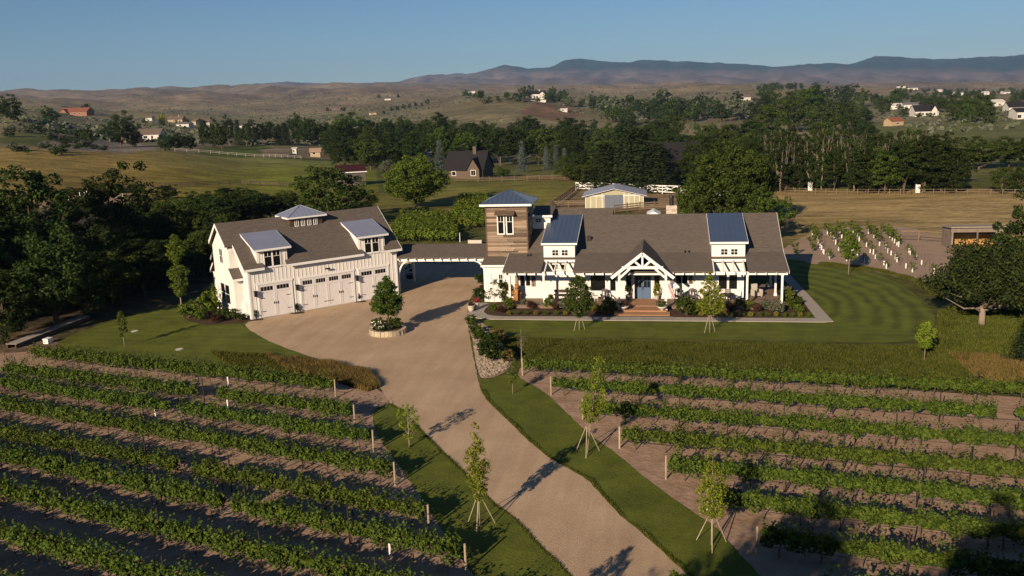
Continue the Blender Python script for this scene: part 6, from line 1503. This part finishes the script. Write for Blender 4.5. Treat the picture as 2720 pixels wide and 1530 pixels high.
# single trees one can name
bt('willow', 1105, 556, 150, 'large round light green tree beyond the rear vineyard', 200)
bt('mid', 868, 604, 172, 'big dark round tree behind the garage cupola', 190); bt('round', 955, 600, 100, 'lower dark tree right of the one behind the cupola', 130)
bt('round', 760, 585, 75, 'dark bush-like tree left of the cupola', 120); bt('yellow', 828, 566, 58, 'yellow-green feathery shrub tree behind the cupola', 80, name='feathery_shrub')
bt('pine', 1690, 506, 160, 'broad dark pine behind the barn', 240); bt('pine', 1610, 505, 120, 'smaller dark pine left of the barn roof', 150); bt('pine', 1745, 508, 120, 'dark pine between the barn and the grey-roofed house', 150); bt('mid', 1555, 504, 84, 'light green tree at the paddock corner', 110)
bt('locust', 1930, 616, 244, 'tall layered green locust tree right behind the house', 240); bt('mid', 2040, 640, 150, 'leafy tree at the right rear corner of the house', 130); bt('mid', 1850, 600, 130, 'leafy tree behind the chimney', 140); bt('locust', 1985, 600, 170, 'green tree between the locust and the house corner', 150)
bt('yellow', 2290, 390, 70, 'yellow-green tree inside the poplar belt', 70, P=hit(2330, 470)); ft('yl', 1960, 300, 42, 'bright yellow tree on the middle slope', 'far yellow trees', 62); ft('yl', 2270, 340, 34, 'lime tree left of the white farmhouse', 'far yellow trees', 44)
for x, y, h in ((1388, 458, 78), (1452, 452, 60), (1478, 450, 62), (1500, 452, 55)): bt('spruce', x, y, h, 'blue-grey spruce at the back of the meadow lawn', None, 'blue spruces behind the meadow')
bt('spruce', 1170, 462, 84, 'blue-grey spruce left of the dark-roofed house'); bt('sage', 1030, 480, 60, 'grey willow beside the round green tree', 60)
bt('mid', 1335, 474, 32, 'small round lawn tree before the brown fence', 44)
# poplar belt beyond the tan field
G = 'poplars of the belt beyond the tan field'
for i in range(15):
    x = 2045+i*29+tr.uniform(-9, 9); bt('poplar', x, 505+tr.uniform(-6, 4), tr.uniform(120, 165), 'upright poplar with bare pale upper limbs in the belt beyond the tan field', tr.uniform(48, 66), G) if i % 3 else bt('tall', x, 505+tr.uniform(-6, 4), tr.uniform(90, 150), 'dark leafy tree standing among the belt poplars', tr.uniform(55, 80), 'leafy trees among the belt poplars')
for i in range(14):
    x = 2010+i*31+tr.uniform(-9, 9); bt('poplar', x, 478+tr.uniform(-6, 4), tr.uniform(115, 150), 'upright poplar with bare pale upper limbs in the belt beyond the tan field', tr.uniform(46, 62), G) if i % 2 else bt('tall', x, 478+tr.uniform(-6, 4), tr.uniform(90, 140), 'dark leafy tree standing among the belt poplars', tr.uniform(55, 80), 'leafy trees among the belt poplars')
G = 'dense trees at the right end of the belt'
for x, y, h, w in ((2300, 512, 120, 110), (2350, 514, 130, 120), (2400, 514, 150, 130), (2455, 512, 150, 120), (2500, 510, 160, 130), (2330, 490, 130, 120), (2430, 485, 130, 120), (2480, 480, 120, 110), (2540, 512, 110, 90), (2660, 512, 72, 70), (2715, 512, 76, 80), (2600, 450, 92, 140), (2680, 444, 86, 120), (2730, 446, 80, 110)): bt(tr.choice(['round', 'tall', 'mid']), x, y, h, 'dense dark tree at the right end of the belt behind the rail fence', w, G)
# trees behind the belt and towards the plain
G = 'trees rising behind the belt'
for x, y, h, w in ((1870, 440, 90, 90), (1930, 420, 95, 90), (1985, 400, 90, 90), (2040, 385, 110, 110), (2100, 350, 110, 110), (2140, 340, 110, 110), (2180, 370, 90, 100), (2220, 350, 90, 100), (2260, 370, 70, 90), (2300, 380, 60, 80), (2190, 400, 60, 80), (2090, 410, 70, 90), (2000, 430, 60, 80), (2030, 330, 80, 90), (2160, 300, 70, 80), (2240, 320, 50, 80), (2300, 330, 40, 60), (2340, 410, 50, 80), (1880, 400, 70, 80)): bt(tr.choice(['round', 'mid', 'tall']), x, y, h, 'broad dark tree rising behind the poplar belt', w, G)
# middle woods behind the dark-roofed house
G = 'woods behind the dark-roofed house'
for x, y, h, w in ((900, 440, 62, 70), (940, 440, 70, 70), (985, 452, 96, 90), (1010, 446, 80, 80), (1040, 420, 90, 80), (1080, 410, 76, 90), (1130, 415, 90, 90), (1180, 420, 100, 90), (1230, 425, 100, 100), (1280, 432, 110, 100), (1330, 440, 110, 100), (1380, 440, 110, 100), (1430, 438, 100, 90), (1470, 430, 90, 90), (1510, 430, 80, 80), (1545, 440, 70, 80), (1300, 400, 70, 90), (1370, 395, 70, 90), (1430, 395, 60, 80), (1250, 390, 60, 80), (1200, 385, 50, 70), (1600, 430, 70, 90), (1660, 425, 70, 90), (1720, 420, 60, 80), (1775, 425, 70, 90), (1830, 430, 80, 90), (1500, 470, 60, 60), (1530, 478, 70, 70), (1840, 500, 130, 110), (1815, 470, 80, 80)): bt(tr.choice(['round', 'mid', 'round', 'tall', 'pine']), x, y, h, 'dark tree in the woods behind the dark-roofed house and barn', w, G)
for i in range(46):
    x = tr.uniform(880, 1560); bt(tr.choice(['round', 'mid', 'tall']), x, 405+tr.uniform(-18, 40)*(1 if x > 950 else .3), tr.uniform(62, 96), 'dark tree in the woods behind the dark-roofed house and barn', tr.uniform(60, 90), G)
for i in range(26):
    x = tr.uniform(1560, 2060); bt(tr.choice(['round', 'mid', 'tall']), x, 415+tr.uniform(-30, 45), tr.uniform(60, 95), 'dark tree in the woods between the barn and the poplar belt', tr.uniform(60, 90), 'woods between the barn and the belt')
for i in range(16):
    x = tr.uniform(2040, 2560); bt(tr.choice(['round', 'mid']), x, 497+tr.uniform(-10, 12), tr.uniform(60, 90), 'low leafy tree filling the foot of the poplar belt', tr.uniform(60, 90), 'low trees at the belt foot')
# dark tree row on the left plain
G = 'dark tree row beyond the pasture'
for i in range(17): x = 545+i*22+tr.uniform(-6, 6); bt(tr.choice(['tall', 'round', 'pine']), x, 388+tr.uniform(-3, 3)-i*.3, tr.uniform(50, 76), 'dark tree in the close row beyond the left pasture', tr.uniform(34, 54), G)
bt('round', 322, 392, 92, 'big dark tree beside the brick gable on the left', 84); bt('round', 352, 392, 60, 'smaller dark tree against the big left one', 50)
for x, h, w in ((440, 44, 54), (475, 50, 58), (505, 44, 50)): bt('round', x, 400, h, 'low dark tree at the right of the brown-roofed house', w, 'low dark trees by the brown-roofed house')
bt('mid', 590, 398, 72, 'dark tall tree at the left end of the tree row', 56); bt('mid', 935, 398, 104, 'large round tree above the paddock shed', 110); bt('tall', 890, 394, 70, 'yellow-tinged tree left of the large paddock tree', 60); bt('tall', 1000, 400, 76, 'tall narrow tree right of the white roofed shed', 30); bt('mid', 233, 386, 46, 'young green tree on the hillside drive curve', 38)
bt('round', 28, 322, 66, 'large dark tree on the hillside beyond the winding drive', 90); bt('round', 135, 330, 46, 'dark tree left of the red-roofed house', 50); bt('tall', 232, 306, 34, 'dark tree right of the red-roofed house', 26)
G = 'shrubs along the hillside drive'
for i in range(34):
    x = tr.uniform(0, 300); y = 338+tr.uniform(0, 1)*(70 if x < 200 else 50); ft(tr.choice(['dk', 'sage', 'dk', 'md']), x, y+x*.05, tr.uniform(14, 30), 'bushy shrub on the slope along the winding hillside drive', G, tr.uniform(22, 40))
G = 'small trees around the far left houses'
for i in range(30): x = tr.uniform(270, 620); ft(tr.choice(['dk', 'dk', 'md', 'tall']), x, 318+tr.uniform(0, 26), tr.uniform(9, 22), 'small dark tree among the far left houses', G)
ft('yl', 432, 324, 26, 'bright yellow-green tree between the far left houses', 'far yellow trees', 22)
G = 'trees along the ridge foot'
for i in range(40): x = tr.uniform(700, 1100); ft(tr.choice(['dk', 'dk', 'md']), x, 345+tr.uniform(-10, 30), tr.uniform(20, 42), 'dark tree below the bare ridge behind the paddock', G)
G = 'trees on the hilltop'
for i in range(46):
    x = tr.uniform(1225, 1600); y = 252+abs(x-1400)*.06+tr.uniform(-2, 24); ft(tr.choice(['dk', 'dk', 'md', 'sage']), x, y, tr.uniform(12, 30), 'dark tree around the hilltop villa', G)
for i in range(7): x = 1040+i*16; ft('dk', x, 297-i*3, tr.uniform(10, 18), 'dark tree in the hedge climbing the bare ridge', 'ridge hedge trees')
for x, y in ((870, 297), (915, 296), (1006, 262), (1058, 261), (1020, 305)): ft('dk', x, y, 13, 'small dark tree beside a lone ridge house', 'ridge house trees')
G = 'trees on the middle slope'
for i in range(74):
    x = tr.uniform(1560, 2000); y = 296+tr.uniform(0, 1)*40-(x-1560)*.01; ft(tr.choice(['dk', 'md', 'dk', 'tall', 'sage']), x, y, tr.uniform(32, 60), 'dark tree on the middle slope right of the villa hill', G)
G = 'scattered trees on the upper slope'
for i in range(26): x = tr.uniform(1440, 1900); ft(tr.choice(['dk', 'md']), x, 345+tr.uniform(0, 36), tr.uniform(20, 44), 'tree on the grassy slope above the barn woods', G)
G = 'trees on the far knoll'
for i in range(20): x = 2005+tr.uniform(0, 1)*175; ft('dk', x, 238-min(x-2000, 100)*.05+tr.uniform(-2, 5), tr.uniform(12, 20), 'dark tree crowning the far knoll', G)
G = 'trees beyond the belt on the plain'
far_list = []
for i in range(64): far_list.append((tr.choice(['dk', 'md', 'dk', 'tall']), tr.uniform(2020, 2420), 258+tr.uniform(0, 1)**.8*56, tr.uniform(26, 52)))
for i in range(110):
    y = 238+tr.uniform(0, 1)**1.3*44; far_list.append((tr.choice(['dk', 'dk', 'md']), tr.uniform(2380, 2740), y, 6+(y-236)*.45*tr.uniform(.7, 1.3)))
def far_wood():
    V = []; Fc = []; MI = []; LR = []; b = 0; mats = [K['leafdk'], K['leafmd'], K['bark']]
    for kind, x, y, hpx in far_list:
        me, H, W = tr.choice(FP[kind]); P = hit(x, y); s = hpx/pxm(P)/H; n = len(me.vertices); v = np.empty(n*3, np.float32); me.vertices.foreach_get('co', v); v = v.reshape(-1, 3)*s
        a = tr.uniform(0, 6.28); v = np.stack([v[:, 0]*cos(a)-v[:, 1]*sin(a), v[:, 0]*sin(a)+v[:, 1]*cos(a), v[:, 2]], 1)+np.array(P)
        f = np.empty(len(me.polygons)*4, np.int32); me.loops.foreach_get('vertex_index', f); mi = np.empty(len(me.polygons), np.int32); me.polygons.foreach_get('material_index', mi); lr = np.empty(n, np.float32); me.attributes['leafrand'].data.foreach_get('value', lr)
        V.append(v); Fc.append(f.reshape(-1, 4)+b); MI.append(np.where(mi == 1, 2, 1 if kind == 'md' else 0)); LR.append(lr); b += n
    me = mesh_np('far_woods', np.concatenate(V), np.concatenate(Fc), mats, np.concatenate(MI)); at_ = me.attributes.new('leafrand', 'FLOAT', 'POINT'); at_.data.foreach_set('value', np.concatenate(LR)); return me
o = tag(link('far_woods', far_wood()), 'scattered far-off trees merging over the right plain below the mountains', 'woods'); o['kind'] = 'stuff'
for x, y, h, w in ((2540, 322, 60, 60), (2580, 326, 66, 60), (2620, 328, 60, 60), (2600, 318, 70, 70), (2560, 312, 60, 60), (2440, 312, 14, 20), (2470, 313, 14, 22), (2480, 300, 40, 60), (2510, 300, 50, 60)): bt('mid', x, y, h, 'dense tree in the clump beside the white farmhouse', w, 'clump beside the white farmhouse')
# hedge and woods behind and left of the garage
G = 'dark woods left of the garage'
W_ = [(20, 905, 190, 190), (150, 870, 250, 260), (60, 800, 220, 220), (-40, 860, 260, 220), (260, 770, 160, 200), (-60, 760, 300, 220), (330, 730, 130, 180), (40, 690, 210, 150), (400, 700, 130, 170), (200, 690, 105, 180), (470, 690, 130, 160), (540, 690, 150, 150), (120, 650, 60, 150), (290, 660, 75, 150), (370, 640, 80, 130), (440, 630, 100, 130), (505, 620, 110, 130), (575, 630, 120, 130), (620, 610, 100, 120), (670, 600, 90, 120), (720, 590, 80, 110), (410, 600, 70, 110), (470, 590, 70, 110), (540, 580, 70, 110), (600, 560, 70, 100), (650, 555, 60, 90), (700, 560, 50, 90), (440, 545, 60, 80), (300, 806, 150, 180), (385, 782, 150, 170), (445, 760, 140, 150), (535, 735, 130, 140), (575, 705, 120, 120), (230, 830, 150, 170)]
for x, y, h, w in W_: bt(tr.choice(['round', 'round', 'tall', 'mid']), x, y, h, 'dark leafy tree in the shaded woods left of and behind the garage', w, G)
for p in ((105, 600, 50), (140, 604, 34)): bt('pine', p[0], p[1]+12, p[2], 'small cone-shaped conifer at the edge of the riding arena', 24, 'arena conifers')
for i in range(12): bt('round', 130+i*22, 572+tr.uniform(-4, 4), tr.uniform(26, 38), 'low dark hedge shrub before the riding arena', 40, 'hedge before the riding arena')
for i in range(9): bt('round', 130+i*28, 522-i*1.2, tr.uniform(16, 24), 'low dark hedge shrub behind the riding arena', 42, 'hedge behind the riding arena')
# woods on the sunward side, outside the frame, that keep the left woods dark
for i, (x, y, h) in enumerate(((-66, 60, 13), (-70, 72, 14), (-66, 84, 13), (-74, 60, 15), (-63, 68, 12), (-57, 76, 9), (-80, 80, 15), (-64, 96, 12), (-72, 48, 16), (-78, 40, 16))):
    cr, tk, H, W = PT['round'][i % 2]; o = thing('broadleaf_tree', 'tall dark tree of the woods beyond the left lawn edge', 'tree', (x, y, 0), i, 'outer woods left of the lawn', (h/H*1.1, h/H*1.1, h/H)); link('crown', cr, o); link('trunk', tk, o)
# trees at the near end of the drive whose shadows reach over the right vines
for i, (x, y, h, w) in enumerate(((-4.6, 7.2, 13.7, 8.6), (3.6, 7.0, 13.8, 9.0), (9.6, 7.2, 13.4, 9.0))):
    cr, tk, H, W = PT['willow'][0]; o = thing('broadleaf_tree', 'tall tree at the near vineyard end casting a long shadow over the vines', 'tree', (x, y, 0), i, 'trees at the near vineyard end', (w/W, w/W, h/H)); link('crown', cr, o); link('trunk', tk, o)
# the maple at the right and the conifer beside it
mp_ = tree('maple_tree', 'spreading dark maple with pale forked trunk right of the lawn', 'tree', gp(2607, 862), 601, 6.0, 11.5, 1.5, 260, 120, .24, K['leafmaple'], K['palebark'], .085, .27, .22, n_limb=12)
for ch in mp_.children:
    if ch.name.startswith('crown'): ch.location = (1.3, .3, 0)
for a_, b_, c_ in (((0, 0, .9), (-1.3, -.3, 1.9), (-2.3, -.5, 2.9)), ((0, 0, 1.2), (.7, -.2, 1.9), (1.7, -.4, 2.8)), ((0, 0, 1.5), (-.8, .2, 2.5), (-1.3, .2, 3.4))): MB().tube([a_, b_, c_], [.10, .07, .035], 7).build('limb', K['palebark'], mp_, True)
P = gp(2735, 830); cr, tk, H, W = PT['round'][0]; o = thing('broadleaf_tree', 'dark tree standing behind the spreading maple', 'tree', P, 1, None, (.85, .85, .98)); link('crown', cr, o); link('trunk', tk, o)
P = gp(2745, 965); cr, tk, H, W = PT['pine'][0]; o = thing('pine_tree', 'low dark conifer in the meadow grass beside the maple', 'tree', P, 1, None, (.55, .55, .36)); link('crown', cr, o); link('trunk', tk, o)

# sagebrush over the bare hills (nobody could count it)
def sagebrush():
    rs = np.random.RandomState(90); Ps = []; Ss = []
    for i in range(15000):
        D = 480*(6.0**rs.uniform(0, 1)); a = rs.uniform(-36, 34)*pi/180-YAW; x, y = D*sin(a), D*cos(a)
        if fbm(np.array(x/130.0), np.array(y/130.0), 3) < -.15: continue
        s = rs.uniform(.7, 1.6)*(1+D/2500)
        for q in range(3): Ps.append((x+rs.normal(0, s*.5), y+rs.normal(0, s*.5), 0)); Ss.append(s)
    P = np.array(Ps); P[:, 2] = terrain(P[:, 0], P[:, 1])+np.array(Ss)*.3
    return leafmesh('sagebrush', P, np.tile([0, -.6, 1.0], (len(P), 1)), np.array(Ss)*1.6, K['leafsage'], rs, .8)
o = tag(link('sagebrush', sagebrush()), 'grey-green sagebrush stippling the bare hills', 'brush'); o['kind'] = 'stuff'

# ------------------------------------------------------------------ the hazy air
def haze_box():
    mb = MB().box(-14000, 14000, -400, 13500, -60, 600)
    m = bpy.data.materials.new('hazy_air'); m.use_nodes = True; n = m.node_tree.nodes; l = m.node_tree.links
    n.remove(n['Principled BSDF']); v = n.new('ShaderNodeVolumePrincipled'); v.inputs['Color'].default_value = (.36, .62, 1.0, 1); v.inputs['Density'].default_value = 0.000052; v.inputs['Anisotropy'].default_value = 0.0
    l.new(v.outputs[0], n['Material Output'].inputs['Volume'])
    o = mb.build('haze', m); o['kind'] = 'stuff'; o['label'] = 'pale blue haze over the valley'; o['category'] = 'haze'; return o
haze_box()
